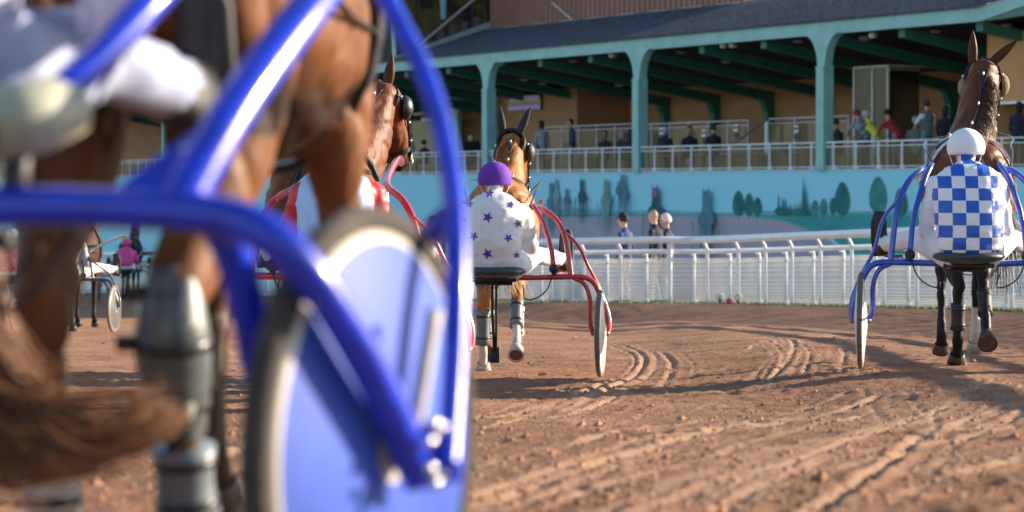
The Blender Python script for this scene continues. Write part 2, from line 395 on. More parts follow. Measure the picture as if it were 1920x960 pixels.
# fascia
mb = MB(); slab_(mb, -2.0, 31.5, -.06, .12, 4.93, 5.30); sbuild(mb, 'fascia', M_teal)
mb = MB(); slab_(mb, 31.5, T1, -.5, .12, 4.75, 5.30); slab_(mb, 31.5, 32.0, -.5, 4, 4.75, 5.28); sbuild(mb, 'fascia', M_teal)
mb = MB(); v = [W(-2.0, k, z) for k in (-.06, .12) for z in (4.93, 5.30)]+[W(-9, k-2, z+.7) for k in (-.06, .12) for z in (4.93, 5.30)]
mb.add(v, [(0, 1, 3, 2), (4, 6, 7, 5), (0, 4, 5, 1), (2, 3, 7, 6), (0, 2, 6, 4), (1, 5, 7, 3)]); sbuild(mb, 'fascia', M_teal, label='short angled fascia at the right end')
# curved arch valance under angled fascia
mb = MB(); arc = [(-2.0, 4.93), (-9, 5.63), (-9, 4.3)]+[(-9+.6*i, 4.3+.62*math.sin(min(1, i/6)*math.pi/2)) for i in range(1, 11)]
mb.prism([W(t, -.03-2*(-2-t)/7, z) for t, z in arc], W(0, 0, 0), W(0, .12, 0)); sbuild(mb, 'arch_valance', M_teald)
# roof with corrugated eave
roofm = mat('dark_roof_sheet', (.065, .07, .09), .75, var=.6, scale=9, bump=.6, bscale=14)
mb = MB(); na = 760
ta, tb = -2.0, 31.6
prof = []
for i in range(na+1):
    t = lerp(ta, tb, i/na); h = .025*math.cos(2*math.pi*t/.177)
    prof.append((t, h))
base = len(mb.v)
for t, h in prof:
    for k, z in ((-.16, 5.29), (4.2, 6.62)): mb.v.append(tuple(W(t, k, z+h+.04)))
for t, h in prof:
    for k, z in ((-.16, 5.29), (4.2, 6.62)): mb.v.append(tuple(W(t, k, z+h)))
o2 = 2*(na+1)
for i in range(na):
    mb.f += [(2*i, 2*i+2, 2*i+3, 2*i+1), (o2+2*i, o2+2*i+1, o2+2*i+3, o2+2*i+2), (2*i, o2+2*i, o2+2*i+2, 2*i+2)]; mb.m += [0]*3
sbuild(mb, 'canopy_roof', roofm, smooth=False)
mb = MB(); v = [W(-2.0, -.16, 5.30), W(-2, 4.2, 6.66), W(-9, 4.2, 7.3), W(-9, -2.2, 6.1), W(-2.0, -.16, 5.34), W(-2, 4.2, 6.70), W(-9, 4.2, 7.34), W(-9, -2.2, 6.14)]
mb.add(v, [(0, 1, 2, 3), (7, 6, 5, 4), (0, 3, 7, 4), (0, 4, 5, 1), (2, 6, 7, 3)]); sbuild(mb, 'canopy_roof', roofm)
# upper cladding block
tc0 = WP(1388, 10, 4)[0]; tc1 = WP(917, 50, 4)[0]
clad = mat('brown_ribbed_cladding', (.30, .15, .105), .6, var=.08, scale=1)
mb = MB(); t = tc0; pr = []
while t < tc1:
    pr += [(t, 4.0), (t+.16, 4.0), (t+.2, 4.07), (t+.26, 4.07)]; t += .30
pr.append((tc1, 4.0))
for t, k in pr: mb.v += [tuple(W(t, k, 5.9)), tuple(W(t, k, 11))]
for i in range(len(pr)-1): mb.f.append((2*i, 2*i+1, 2*i+3, 2*i+2)); mb.m.append(0)
slab_(mb, tc0, tc1, 4.1, 12, 5.9, 11); sbuild(mb, 'ribbed_cladding', clad)
mb = MB(); 
for i in range(40):
    a, c_ = tc0+(tc1-tc0)*i/40, tc0+(tc1-tc0)*(i+1)/40; slab_(mb, a, c_, 3.86, 3.99, 6.50+.015*math.sin(i*2.1), 6.60+.02*math.sin(i*1.3))
sbuild(mb, 'roof_flashing', mat('grey_flashing', (.3, .3, .32), .6))
mb = MB(); mb.tube([W(tc0+11.0, 3.95, 7.3), W(tc0+9.5, 3.8, 6.6)], .02, 6); sbuild(mb, 'conduit', M_white)
# projecting glazed bay on the left
TB = tc1+.02
glass_refl = mat('dark_window_glass', (.05, .07, .06), .06, var=.3, scale=1, spec=1)
mb = MB(); slab_(mb, TB, TB+14, .0, 12, 5.0, 11.0); sbuild(mb, 'bay_wall', mat('bay_dark_interior', (.035, .03, .03), .8))
bz = lambda k: 5.37+1.27*k/4
def glass_mat(name, tint, a, rough=.03):
    m = bpy.data.materials.new(name); m.use_nodes = True; n = m.node_tree
    n.nodes.remove(n.nodes['Principled BSDF']); out = n.nodes['Material Output']
    tr = n.nodes.new('ShaderNodeBsdfTransparent'); tr.inputs[0].default_value = (*tint, 1)
    gl = n.nodes.new('ShaderNodeBsdfGlossy'); gl.inputs['Roughness'].default_value = rough
    df = n.nodes.new('ShaderNodeBsdfDiffuse'); df.inputs[0].default_value = (.6, .62, .6, 1)
    m1 = n.nodes.new('ShaderNodeMixShader'); m1.inputs[0].default_value = .035; n.links.new(tr.outputs[0], m1.inputs[1]); n.links.new(gl.outputs[0], m1.inputs[2])
    m2 = n.nodes.new('ShaderNodeMixShader'); m2.inputs[0].default_value = a; n.links.new(m1.outputs[0], m2.inputs[1]); n.links.new(df.outputs[0], m2.inputs[2])
    n.links.new(m2.outputs[0], out.inputs[0]); return m
G_panel = glass_mat('balcony_glass', (.62, .68, .67), .02)
G_screen = glass_mat('screen_glass', (.70, .74, .70), .08)
G_door = glass_mat('vestibule_glass', (.42, .44, .42), .05)
# side windows (in the plane t = tc1, between k=0 and k=4)
bay_mat = bpy.data.materials.new('bay_glazing'); bay_mat.use_nodes = True; n = bay_mat.node_tree; b = n.nodes['Principled BSDF']
b.inputs['Roughness'].default_value = .05; tc = n.nodes.new('ShaderNodeTexCoord'); nz1 = n.nodes.new('ShaderNodeTexNoise'); nz1.inputs['Scale'].default_value = .8; nz1.inputs['Detail'].default_value = 8
n.links.new(tc.outputs['Object'], nz1.inputs['Vector']); rp = n.nodes.new('ShaderNodeValToRGB')
for i_, (p_, c_) in enumerate([(.40, (.02, .02, .018, 1)), (.52, (.10, .085, .02, 1)), (.60, (.05, .045, .03, 1))]):
    e = rp.color_ramp.elements[i_] if i_ < 2 else rp.color_ramp.elements.new(p_); e.position = p_; e.color = c_
n.links.new(nz1.outputs[0], rp.inputs[0]); n.links.new(rp.outputs[0], b.inputs['Base Color'])  # olive mottling paints reflected trees into the pane colour
for (k0, k1) in ((.12, .9), (.98, 2.1), (2.18, 3.2), (3.28, 3.9)):
    mb = MB(); mb.prism([W(TB, k0, bz(k0)+.16), W(TB, k1, bz(k1)+.16), W(TB, k1, 10), W(TB, k0, 10)], W(0, 0, 0), W(-.02, 0, 0))
    wn = sbuild(mb, 'bay_window', bay_mat)
    mb = MB(); mb.prism([W(TB-.03, k0-.08, bz(k0)), W(TB-.03, k0, bz(k0)), W(TB-.03, k0, 10), W(TB-.03, k0-.08, 10)], W(0, 0, 0), W(-.05, 0, 0))
    sbuild(mb, 'mullion', mat('dark_frame', (.05, .05, .055), .4), parent=wn)
mb = MB(); mb.prism([W(TB-.09, 3.9, 5.9), W(TB-.09, 4.06, 5.9), W(TB-.09, 4.06, 11), W(TB-.09, 3.9, 11)], W(0, 0, 0), W(.06, 0, 0)); sbuild(mb, 'corner_frame', mat('black_frame', (.02, .02, .025), .4))
mb = MB(); mb.prism([W(TB-.12, -.2, bz(-.2)+.0), W(TB-.12, 4, bz(4)+.02), W(TB-.12, 4, bz(4)+.24), W(TB-.12, -.2, bz(-.2)+.12)], W(0, 0, 0), W(.1, 0, 0)); sbuild(mb, 'verge_flashing', mat('pale_blue_flashing', (.42, .50, .56), .35, metal=.3))
pa = W(TB-.1, .75, 5.75); pb = W(TB-.1, 3.6, 7.9)
mb = MB(); mb.tube([pa, pb], .055, 8); sbuild(mb, 'diagonal_brace', mat('pinkish_steel', (.42, .32, .28), .4))
mb = MB()
for i in range(7):
    k = .3+i*.52; z = bz(k)+.20; mb.prism([W(TB-.03, k-.14, z), W(TB-.03, k+.14, z), W(TB-.03, k+.17, z+.38), W(TB-.03, k-.1, z+.40)], W(0, 0, 0), W(-.012, 0, 0))
sbuild(mb, 'seat_backs', mat('grey_plastic_seat', (.10, .09, .09), .5))
mb = MB(); slab_(mb, TB-.05, TB+.2, -.03, .10, 5.45, 11.0); sbuild(mb, 'bay_corner_post', M_teal)
mb = MB(); mb.prism([W(TB-.04, 1.9, 6.9), W(TB-.04, 2.15, 6.9), W(TB-.04, 2.1, 8.4), W(TB-.04, 1.8, 8.4)], W(0, 0, 0), W(-.01, 0, 0)); sbuild(mb, 'painted_reflection', mat('pale_teal_reflection', (.25, .5, .5), .5))  # thin pale sheet drawing a reflection on the bay glass
# columns with flared heads
for t in (-4.65, 4.33, 13.3, 22.3, 31.3, 40.3, 49.3, 58.3):
    mb = MB(); c = .165
    slab_(mb, t-c, t+c, -.14, .22, SLAB-.04, 4.05)
    prof = [(-c, 4.05)]+[(-c-.62*(1-math.cos(a)), 4.05+.9*math.sin(a)) for a in [R(10*i) for i in range(1, 10)]]
    prof = prof+[(-p[0], p[1]) for p in prof[::-1]]
    mb.prism([W(t+x, -.10, z) for x, z in prof], W(0, 0, 0), W(0, .28, 0))
    o = sbuild(mb, 'column', M_teal)
    mb = MB(); slab_(mb, t-c-.012, t+c+.012, -.155, .235, 4.0, 4.05); sbuild(mb, 'column_collar', M_teal, parent=o)
# balustrade
mb = MB()
for z, r in ((1.92, .024), (1.80, .017), (1.24, .017)): mb.tube([W(T0, -.03, z), W(T1, -.03, z)], r, 8)
sbuild(mb, 'handrail', M_whitew, smooth=True)
t = 2.9-.95*7
while t < 55:
    mb = MB(); slab_(mb, t-.022, t+.022, -.055, -.005, SLAB-.02, 1.90)
    mb.prism([W(t-.10, -.03, SLAB-.01), W(t+.10, -.03, SLAB-.01), W(t+.05, -.03, SLAB+.10), W(t-.05, -.03, SLAB+.10)], W(0, -.03, 0), W(0, -.018, 0))
    sbuild(mb, 'balustrade_post', M_whitew)
    mb = MB(); mb.add([W(t+.035, -.03, 1.265), W(t+.915, -.03, 1.265), W(t+.915, -.03, 1.775), W(t+.035, -.03, 1.775)], [(0, 1, 2, 3)]); sbuild(mb, 'balustrade_glass', G_panel)
    t += .95
# wind screens further in
def screen(px0, px1, k, ztop, signs):
    g0 = WP(px0, 250, k)[0]; g1 = WP(px1, 250, k)[0]; ta, tb = min(g0, g1), max(g0, g1)
    mb = MB(); 
    for z, r in ((ztop, .024), (ztop-.14, .017)): mb.tube([W(ta, k, z), W(tb, k, z)], r, 8)
    nn = max(1, round((tb-ta)/1.1)); 
    for i in range(nn+1): mb.tube([W(lerp(ta, tb, i/nn), k, SLAB), W(lerp(ta, tb, i/nn), k, ztop)], .022, 6)
    o = sbuild(mb, 'wind_screen', M_whitew, smooth=True)
    mb = MB(); mb.add([W(ta, k+.025, SLAB+.1), W(tb, k+.025, SLAB+.1), W(tb, k+.025, ztop-.16), W(ta, k+.025, ztop-.16)], [(0, 1, 2, 3)]); sbuild(mb, 'screen_glass', G_screen, parent=o)
    for px, py in signs:
        tt, zz = WP(px, py, k-.01); mb = MB(); slab_(mb, tt-.1, tt+.1, k-.03, k-.02, zz-.11, zz+.11); slab_(mb, tt-.09, tt+.09, k-.034, k-.031, zz-.03, zz+.05, 1); slab_(mb, tt-.09, tt+.09, k-.03, k-.02, zz-.32, zz-.14, 1)
        sbuild(mb, 'notice', [M_white, mat('notice_green', (.02, .08, .09), .5)], parent=o)
screen(1022, 1187, 3.2, WP(1022, 239, 3.2)[1], []); screen(1187, 1402, 3.2, WP(1320, 229, 3.2)[1], [(1240, 246), (1320, 250), (1380, 240)])
screen(1441, 1590, 3.2, WP(1500, 221, 3.2)[1], [(1493, 242)])
# glass vestibule
for pxa, pxb in ((1601, 1664),):
    k = 3.0; ta = WP(pxb, 150, k)[0]; tb = WP(pxa, 150, k)[0]; zt = WP(1630, 124, k)[1]
    mb = MB()
    for t in (ta, tb, (ta*.55+tb*.45)): slab_(mb, t-.035, t+.035, k-.03, k+.03, SLAB, zt)
    slab_(mb, ta, tb, k-.03, k+.03, zt-.06, zt); slab_(mb, ta-.035, ta+.035, k, k+2.5, zt-.06, zt); slab_(mb, tb-.035, tb+.035, k, k+2.5, zt-.06, zt)
    o = sbuild(mb, 'vestibule_frame', mat('cream_frame', (.62, .60, .5), .4))
    mb = MB(); slab_(mb, ta, tb, k-.005, k+.005, SLAB, zt-.06); slab_(mb, tb-.005, tb+.005, k, k+2.5, SLAB, zt-.06); sbuild(mb, 'vestibule_glass', G_door, parent=o)
# tv screen, door, cream pilaster on the back wall
def wallrect(px0, py0, px1, py1, k, th, name, m):
    t0, z0 = WP(px0, (py0+py1)/2, k); t1, _ = WP(px1, (py0+py1)/2, k); z0 = WP((px0+px1)/2, py0, k)[1]; z1 = WP((px0+px1)/2, py1, k)[1]
    mb = MB(); slab_(mb, min(t0, t1), max(t0, t1), k, k+th, min(z0, z1), max(z0, z1)); return sbuild(mb, name, m)
tv = wallrect(952, 168, 1014, 207, 5.2, .08, 'wall_screen', mat('tv_black', (.01, .01, .015), .2))
wallrect(956, 180, 1010, 190, 5.17, .02, 'screen_picture', mat('tv_picture_grey', (.05, .05, .06), .3, emit=((.12, .10, .12), .3)))
wallrect(953, 199, 1012, 205, 5.17, .02, 'screen_picture', mat('tv_picture_purple', (.03, .02, .08), .3, emit=((.10, .07, .3), .35)))
ta = WP(940, 150, 5.3)[0]; mb = MB(); slab_(mb, WP(1082, 150, 5.3)[0], ta, 5.3, 7.6, SLAB, 4.3); slab_(mb, ta, ta+.5, 4.9, 7.6, SLAB, 4.3, 1)
sbuild(mb, 'inner_wall', [M_tan, mat('cream_pilaster', (.45, .38, .25), .8)])
wallrect(846, 115, 858, 300, 6.5, .2, 'door_frame', M_teal); wallrect(790, 220, 845, 226, 6.5, .2, 'window_transom', M_white); wallrect(832, 112, 838, 300, 6.5, .2, 'door_frame', M_white)
wallrect(775, 128, 832, 215, 6.6, .2, 'window_pane', mat('dark_window', (.01, .012, .02), .1)); wallrect(772, 226, 832, 320, 6.6, .2, 'window_pane', mat('olive_window', (.22, .22, .10), .2, var=.4, scale=1))
# ceiling discs and spots
lampw = mat('lamp_glass', (.6, .58, .52), .3)
for px, py in ((982, 149), (1018, 156), (1074, 113), (895, 155), (1299, 152), (1405, 141), (1495, 77), (1514, 133), (1618, 75), (1620, 68), (1690, 140), (1752, 57), (1757, 113), (1886, 46), (1360, 115), (1160, 160), (1277, 98)):
    # find k on the ceiling that projects there
    best = None
    for i in range(40):
        k = .4+i*.17; t, z = WP(px, py, k); e = abs(z-(ceil_z(k)+.28))
        if best is None or e < best[0]: best = (e, k, t)
    _, k, t = best; c = W(t, k, ceil_z(k)+.26); mb = MB(); mb.ell(c, (.17, .17, .055), 14); sbuild(mb, 'ceiling_light', lampw, smooth=True)
for px, py in ((1150, 105), (1358, 87), (1637, 68), (941, 120), (1375, 86)):
    t, z = WP(px, py, .3); mb = MB(); c = W(t, .3, z); mb.tube([c+Vector((-.1, -.1, 0)), c+Vector((.08, .08, .02))], [.08, .07], 10); mb.tube([c, c+Vector((0, 0, .2))], .02, 6); sbuild(mb, 'spot_light', lampw, smooth=True)
# stair rail
mb = MB(); mb.tube([W(WP(1372, 272, 2.9)[0], 2.9, WP(1372, 272, 2.9)[1]), W(WP(1440, 224, 2.9)[0], 2.9, WP(1440, 224, 2.9)[1])], .03, 6); sbuild(mb, 'stair_handrail', mat('brown_rail', (.12, .08, .06), .5))
wallrect(1433, 226, 1438, 290, 2.9, .05, 'stair_post', M_whitew)

# mural paint
mural_mats = [mat('mural_hill_blue', (.20, .45, .55), .8), mat('mural_green', (.07, .40, .30), .8, var=.2, scale=.6), mat('mural_pink_track', (.42, .38, .44), .8, var=.06, scale=.6),
              mat('mural_tree_green', (.025, .17, .16), .8, var=.35, scale=2), mat('mural_horse_blue', (.09, .22, .27), .8, var=.25, scale=2), mat('mural_horse_dark', (.03, .10, .14), .8, var=.2, scale=2),
              mat('mural_teal_field', (.05, .33, .35), .8, var=.15, scale=.7), mat('mural_cloud', (.55, .66, .66), .8), mat('mural_pink', (.50, .16, .25), .8), mat('mural_base_blue', (.05, .22, .30), .8),
              mat('mural_horse_grey', (.20, .33, .34), .8, var=.2, scale=2), mat('mural_tree_pale', (.05, .24, .22), .8, var=.35, scale=2)]
mur = MB(); lay = [0]
def mpoly(px, mi):
    lay[0] += 1; k = -.004-.0012*lay[0]
    pts = [W(WP(x, y)[0], k, WP(x, y)[1]) for x, y in px]; mur.add(pts, [tuple(range(len(pts)))], mi)
def mell(cx, cy, rx, ry, mi, egg=0):
    mpoly([(cx+rx*math.cos(a)*(1-egg*math.sin(a)), cy-ry*math.sin(a)) for a in [2*math.pi*i/20 for i in range(20)]], mi)
mpoly([(880, 402), (1000, 398), (1080, 390), (1180, 396), (1240, 393), (1290, 396), (1370, 399), (1400, 394), (1470, 396), (1600, 396), (1900, 392), (1900, 408), (880, 410)], 0)
mpoly([(860, 404), (1000, 400), (1150, 402), (1430, 402), (1900, 398), (1900, 440), (860, 440)], 1)
mpoly([(1500, 407), (1900, 405), (1900, 448), (1560, 440), (1470, 412)], 6)
mpoly([(800, 407), (1200, 405), (1400, 405), (1470, 414), (1530, 436), (1570, 460), (1620, 520), (1650, 600), (800, 600)], 2)
mpoly([(1560, 445), (1900, 450), (1900, 480), (1590, 476)], 1)
mpoly([(1600, 482), (1900, 482), (1900, 600), (1650, 600)], 2)
mpoly([(700, 548), (1950, 556), (1950, 640), (700, 640)], 9)
for cx, cy, rx, ry, mi in ((1385, 381, 11, 24, 3), (1405, 383, 9, 21, 3), (1421, 387, 8, 17, 3), (1529, 388, 6.5, 13, 11), (1545, 387, 7, 15, 11), (1563, 385, 7, 15, 3), (1580, 372, 14, 31, 3), (1647, 365, 16, 34, 11), (1690, 378, 12, 26, 3)):
    mell(cx, cy, rx, ry, mi, .25); mpoly([(cx-1, cy+ry), (cx+1, cy+ry), (cx+1, cy+ry+6), (cx-1, cy+ry+6)], 3)
for cx, y0, wd in ((1461, 360, 2), (1469, 367, 2), (1474, 369, 2), (1480, 383, 2.5), (1485, 378, 2), (1493, 378, 2), (1498, 382, 2), (1502, 372, 2), (1508, 328, 4), (1513, 343, 3), (1520, 374, 2), (892, 352, 3), (886, 360, 3)):
    mpoly([(cx-wd, 404), (cx+wd, 404), (cx+wd*.6, 380 if y0 < 370 else 392), (cx, y0), (cx-wd*.6, 380 if y0 < 370 else 392)], 3)
mell(1466, 396, 12, 8, 3); mell(1495, 398, 22, 6, 3)
def mhorse(cx, top, bot, s, mi, face=False):
    h = bot-top
    mell(cx, top+h*.40, s*.8, h*.125, mi, -.1); mpoly([(cx-s*.5, top+h*.35), (cx+s*.45, top+h*.35), (cx+s*.3, top+h*.12), (cx-s*.25, top+h*.12)], mi)
    mell(cx, top+h*.12, s*.38, h*.10, mi)
    for e in (-1, 1): mpoly([(cx+e*s*.1, top+h*.05), (cx+e*s*.35, top+h*.05), (cx+e*s*.3, top-h*.03)], mi)
    for e, l in ((-.55, 0), (-.2, .08), (.25, 0), (.5, .12)): mpoly([(cx+e*s*.9-s*.13, top+h*.46), (cx+e*s*.9+s*.13, top+h*.46), (cx+e*s*.75+s*.05, bot-h*l), (cx+e*s*.75-s*.05, bot-h*l)], mi)
    for e in (-1, 1): mpoly([(cx+e*s*1.25-1, top+h*.42), (cx+e*s*1.25+1, top+h*.42), (cx+e*s*1.35+.6, top+h*.85), (cx+e*s*1.35-.6, top+h*.85)], mi); 
mhorse(1036, 342, 440, 11, 4); mhorse(1046, 335, 420, 8, 10); mhorse(1066, 353, 408, 7, 4); mhorse(1095, 335, 420, 9, 5); mhorse(1141, 336, 440, 12, 10); mhorse(1173, 326, 420, 12, 4)
mell(1167, 345, 3, 6, 4); mell(1165, 357, 5, 9, 4)
mhorse(1235, 350, 470, 17, 5); mell(1235, 362, 4, 7, 8); mpoly([(1228, 346), (1231, 346), (1233, 358)], 8); mpoly([(1241, 346), (1239, 346), (1237, 358)], 8)
mhorse(1331, 354, 500, 19, 4)
mur_o = sbuild(mur, 'mural', mural_mats)

# ------------------------------------------------------------------ running rail
rail = empty('running_rail', (fence_c[40].x, fence_c[40].y, gz(fence_c[40].x, fence_c[40].y)))
tag(rail, 'white curved racecourse rail on cranked posts at the outer edge of the sand', 'rail')
fpts = []
acc = 0
dense = catmull([(x, y, 0) for x, y in fence_xy], 60)
seg = [dense[0]]; L = 0; stepd = 1.11; nxt = 0; posts = []
for a, b in zip(dense[:-1], dense[1:]):
    d = (b-a).length
    while nxt <= L+d:
        p = a+(b-a)*((nxt-L)/d); posts.append((p, (b-a).normalized())); nxt += stepd/2
    L += d
def rl(mb): mb.v = [tuple(Vector(p)-rail.location) for p in mb.v]; return mb
def inward(p, tg):
    nrm = Vector((tg.y, -tg.x, 0)); 
    return nrm if nrm.dot(Vector((2, 20, 0))-p) > 0 else -nrm
mb = MB(); mb2 = MB(); c1 = []; c2 = []
for p, tg in posts:
    if p.y > 130 or p.y < 12 or p.x < -30: continue
    z = gz(p.x, p.y); q = inward(p, tg); c1.append(p+q*.12+Vector((0, 0, z+1.14))); c2.append(p+q*.0+Vector((0, 0, z+.93)))
rl(mb.tube(c1, .062, 12)).build('top_rail', M_white, rail, True); rl(mb2.tube(c2, .045, 8, flat=.95)).build('lower_rail', M_white, rail, True)
i = 0; c3 = []; npst = 0
for p, tg in posts:
    i += 1
    if p.y > 78 or p.y < 18 or p.x < -17: continue
    z = gz(p.x, p.y); q = inward(p, tg)
    if i % 2 == 0 and npst < 100:
        npst += 1
        mb = MB(); rz = math.atan2(tg.y, tg.x)
        mb.tube([p+q*.035+Vector((0, 0, z-.05)), p+q*.035+Vector((0, 0, z+.92)), p+q*.05+Vector((0, 0, z+1.01)), p+q*.12+Vector((0, 0, z+1.10))], [.045, .045, .043, .036], 8, up=(q.x, q.y, 0), flat=.5, smooth=1)
        rl(mb).build('rail_post', M_white, rail, True)
    elif i % 2:
        mb = MB(); mb.tube([p-q*.10+Vector((0, 0, z-.05)), p-q*.10+Vector((0, 0, z+.86))], .025, 8); mb.box(tuple(p-q*.07+Vector((0, 0, z+.87))), (.09, .09, .03)); mb.box(tuple(p-q*.10+Vector((0, 0, z+.74))), (.075, .075, .03))
        mb.box(tuple(p-q*.10+Vector((0, 0, z+.03))), (.09, .09, .10))
        rl(mb).build('inner_post', M_whitew, rail, True)
# wire mesh barrier
barrier = empty('mesh_barrier', rail.location)
tag(barrier, 'low pale see-through barrier with fine horizontal wires behind the white rail posts', 'barrier')
film = bpy.data.materials.new('pale_mesh'); film.use_nodes = True; n = film.node_tree; b = n.nodes['Principled BSDF']; b.inputs['Base Color'].default_value = (.84, .82, .74, 1); b.inputs['Alpha'].default_value = .50; b.inputs['Roughness'].default_value = .5
mb = MB(); wires = [MB()]; hs = [.06, .10, .14, .18, .23, .28, .34, .41, .50, .58, .66, .74, .80]
lines = [[] for _ in hs]; top = []; bot = []
for p, tg in posts:
    if p.y > 100 or p.y < 18 or p.x < -25: continue
    z = gz(p.x, p.y); q = inward(p, tg); c = p-q*.20; top.append(c+Vector((0, 0, z+.80))); bot.append(c+Vector((0, 0, z+.04)))
    for h, l in zip(hs, lines): l.append(c+q*.01+Vector((0, 0, z+h)))
for a in range(len(top)-1): mb.add([bot[a], bot[a+1], top[a+1], top[a]], [(0, 1, 2, 3)])
rl(mb).build('mesh_panel', film, barrier)
mb = MB()
for l in lines: mb.tube(l, .005, 4)
rl(mb).build('wires', mat('wire_white', (.7, .72, .72), .4), barrier)

# ------------------------------------------------------------------ bodies
def ring_frame(t, ref):
    t = t.normalized(); u = ref-t*t.dot(ref)
    if u.length < 1e-4: u = t.orthogonal()
    u.normalize(); return u, t.cross(u)
class Body:
    def __init__(s): s.l = []; s.extra = []
    def loft(s, label, rings, ref=(1, 0, 0), sub=3):
        # rings: (x,y,z,ru,rv); interpolated smoothly
        A = np.array(rings, float); n_ = len(A); out = []
        for i in range(n_-1):
            p0 = A[max(i-1, 0)]; p1 = A[i]; p2 = A[i+1]; p3 = A[min(i+2, n_-1)]
            for k in range(sub):
                t = k/sub; out.append(.5*((2*p1)+(-p0+p2)*t+(2*p0-5*p1+4*p2-p3)*t*t+(-p0+3*p1-3*p2+p3)*t**3))
        out.append(A[-1]); out = np.array(out); out[:, 3:] = np.maximum(out[:, 3:], .004)
        s.l.append((label, out, Vector(ref))); return s
    def frames(s, idx):
        label, A, ref = s.l[idx]; fr = []
        for i in range(len(A)):
            t = Vector(A[min(i+1, len(A)-1)][:3]-A[max(i-1, 0)][:3]); u, v = ring_frame(t, ref); fr.append((Vector(A[i][:3]), u, v, A[i][3], A[i][4], t.normalized()))
        return fr
    def find(s, label): return next(i for i, l in enumerate(s.l) if l[0] == label)
    def at(s, label, f):   # frame at fraction f
        fr = s.frames(s.find(label)); x = f*(len(fr)-1); i = min(int(x), len(fr)-2); a = x-i
        return tuple(fr[i][k]*(1-a)+fr[i+1][k]*a for k in range(6))
    def strap(s, mb, label, f, wd=.02, off=.008, mi=0, a0=0, a1=360, th=.004, seg=28):
        c, u, v, ru, rv, t = s.at(label, f); t = t.normalized(); pts = []
        closed = a1-a0 >= 359
        k = seg if closed else seg+1
        for i in range(k):
            a = R(a0+(a1-a0)*i/seg); pts.append(c+u*math.cos(a)*(ru+off)+v*math.sin(a)*(rv+off))
        N = len(pts); base = len(mb.v)
        for p in pts:
            d = (p-c).normalized()
            for q in (p-t*wd/2-d*.01, p-t*wd/2+d*th, p+t*wd/2+d*th, p+t*wd/2-d*.01): mb.v.append(tuple(q))
        for i in range(N if closed else N-1):
            j = (i+1) % N
            for e in range(4): mb.f.append((base+4*i+e, base+4*i+(e+1) % 4, base+4*j+(e+1) % 4, base+4*j+e)); mb.m.append(mi)
    def surf(s, label, f, ang, off=0):
        c, u, v, ru, rv, t = s.at(label, f); a = R(ang); return c+u*math.cos(a)*(ru+off)+v*math.sin(a)*(rv+off)
    def mesh(s, name, voxel, mats, lab2mat=None, smooth_it=3, seg=14, parent=None):
        mb = MB()
        for li, (label, A, ref) in enumerate(s.l):
            fr = s.frames(li); base = len(mb.v); n_ = len(fr)
            c, u, v, ru, rv, t = fr[0]; e0 = (c-t*min(ru, rv)*.45, u, v, ru*.72, rv*.72, t); f0 = (c-t*min(ru, rv)*.62, u, v, ru*.25, rv*.25, t)
            c, u, v, ru, rv, t = fr[-1]; e1 = (c+t*min(ru, rv)*.45, u, v, ru*.72, rv*.72, t); f1 = (c+t*min(ru, rv)*.62, u, v, ru*.25, rv*.25, t)
            fr = [f0, e0]+fr+[e1, f1]; n_ += 4
            for c, u, v, ru, rv, t in fr:
                for j in range(seg): a = 2*math.pi*j/seg; mb.v.append(tuple(c+u*math.cos(a)*ru+v*math.sin(a)*rv))
            for i in range(n_-1):
                for j in range(seg): mb.f.append((base+i*seg+j, base+i*seg+(j+1) % seg, base+(i+1)*seg+(j+1) % seg, base+(i+1)*seg+j)); mb.m.append(0)
            mb.f.append(tuple(base+j for j in range(seg))[::-1]); mb.f.append(tuple(base+(n_-1)*seg+j for j in range(seg))); mb.m += [0, 0]
        me = bpy.data.meshes.new('tmp'); me.from_pydata(mb.v, [], mb.f); me.update()
        o = bpy.data.objects.new('tmp', me); C.objects.link(o)
        m = o.modifiers.new('r', 'REMESH'); m.mode = 'VOXEL'; m.voxel_size = voxel; m.use_smooth_shade = True
        if smooth_it: m = o.modifiers.new('s', 'SMOOTH'); m.factor = .5; m.iterations = smooth_it
        dg = bpy.context.evaluated_depsgraph_get(); dg.update()
        me2 = bpy.data.meshes.new_from_object(o.evaluated_get(dg)); bpy.data.objects.remove(o)
        # label by nearest loft
        co = np.empty(len(me2.vertices)*3, np.float32); me2.vertices.foreach_get('co', co); co = co.reshape(-1, 3)
        best = np.full(len(co), 1e9); lab = np.zeros(len(co), int)
        for li, (label, A, ref) in enumerate(s.l):
            for r in A:
                d = np.linalg.norm(co-r[:3].astype(np.float32), axis=1)-(r[3]+r[4])*.5; u = d < best; best[u] = d[u]; lab[u] = li
        s.co = co; s.lab = lab; s.names = [l[0] for l in s.l]
        if not isinstance(mats, (list, tuple)): mats = [mats]
        for mm in mats: me2.materials.append(mm)
        if lab2mat:
            fv = np.empty(len(me2.loops), np.int32); me2.loops.foreach_get('vertex_index', fv)
            ls = np.empty(len(me2.polygons), np.int32); me2.polygons.foreach_get('loop_start', ls)
            fl = lab[fv[ls]]; idx = np.array([lab2mat(s.names[k]) for k in range(len(s.l))], np.int32)[fl]
            me2.polygons.foreach_set('material_index', idx)
        # extras (fingers, ears, eyes) appended to the same mesh
        if s.extra:
            bm = bmesh.new(); bm.from_mesh(me2)
            for xmb in s.extra:
                vs_ = [bm.verts.new(p) for p in xmb.v]
                for f, mi in zip(xmb.f, xmb.m):
                    try: ff = bm.faces.new([vs_[i] for i in f]); ff.material_index = mi; ff.smooth = True
                    except ValueError: pass
            bm.to_mesh(me2); bm.free()
        me2.name = name
        ob = bpy.data.objects.new(name, me2); C.objects.link(ob)
        if parent: ob.parent = parent
        return ob

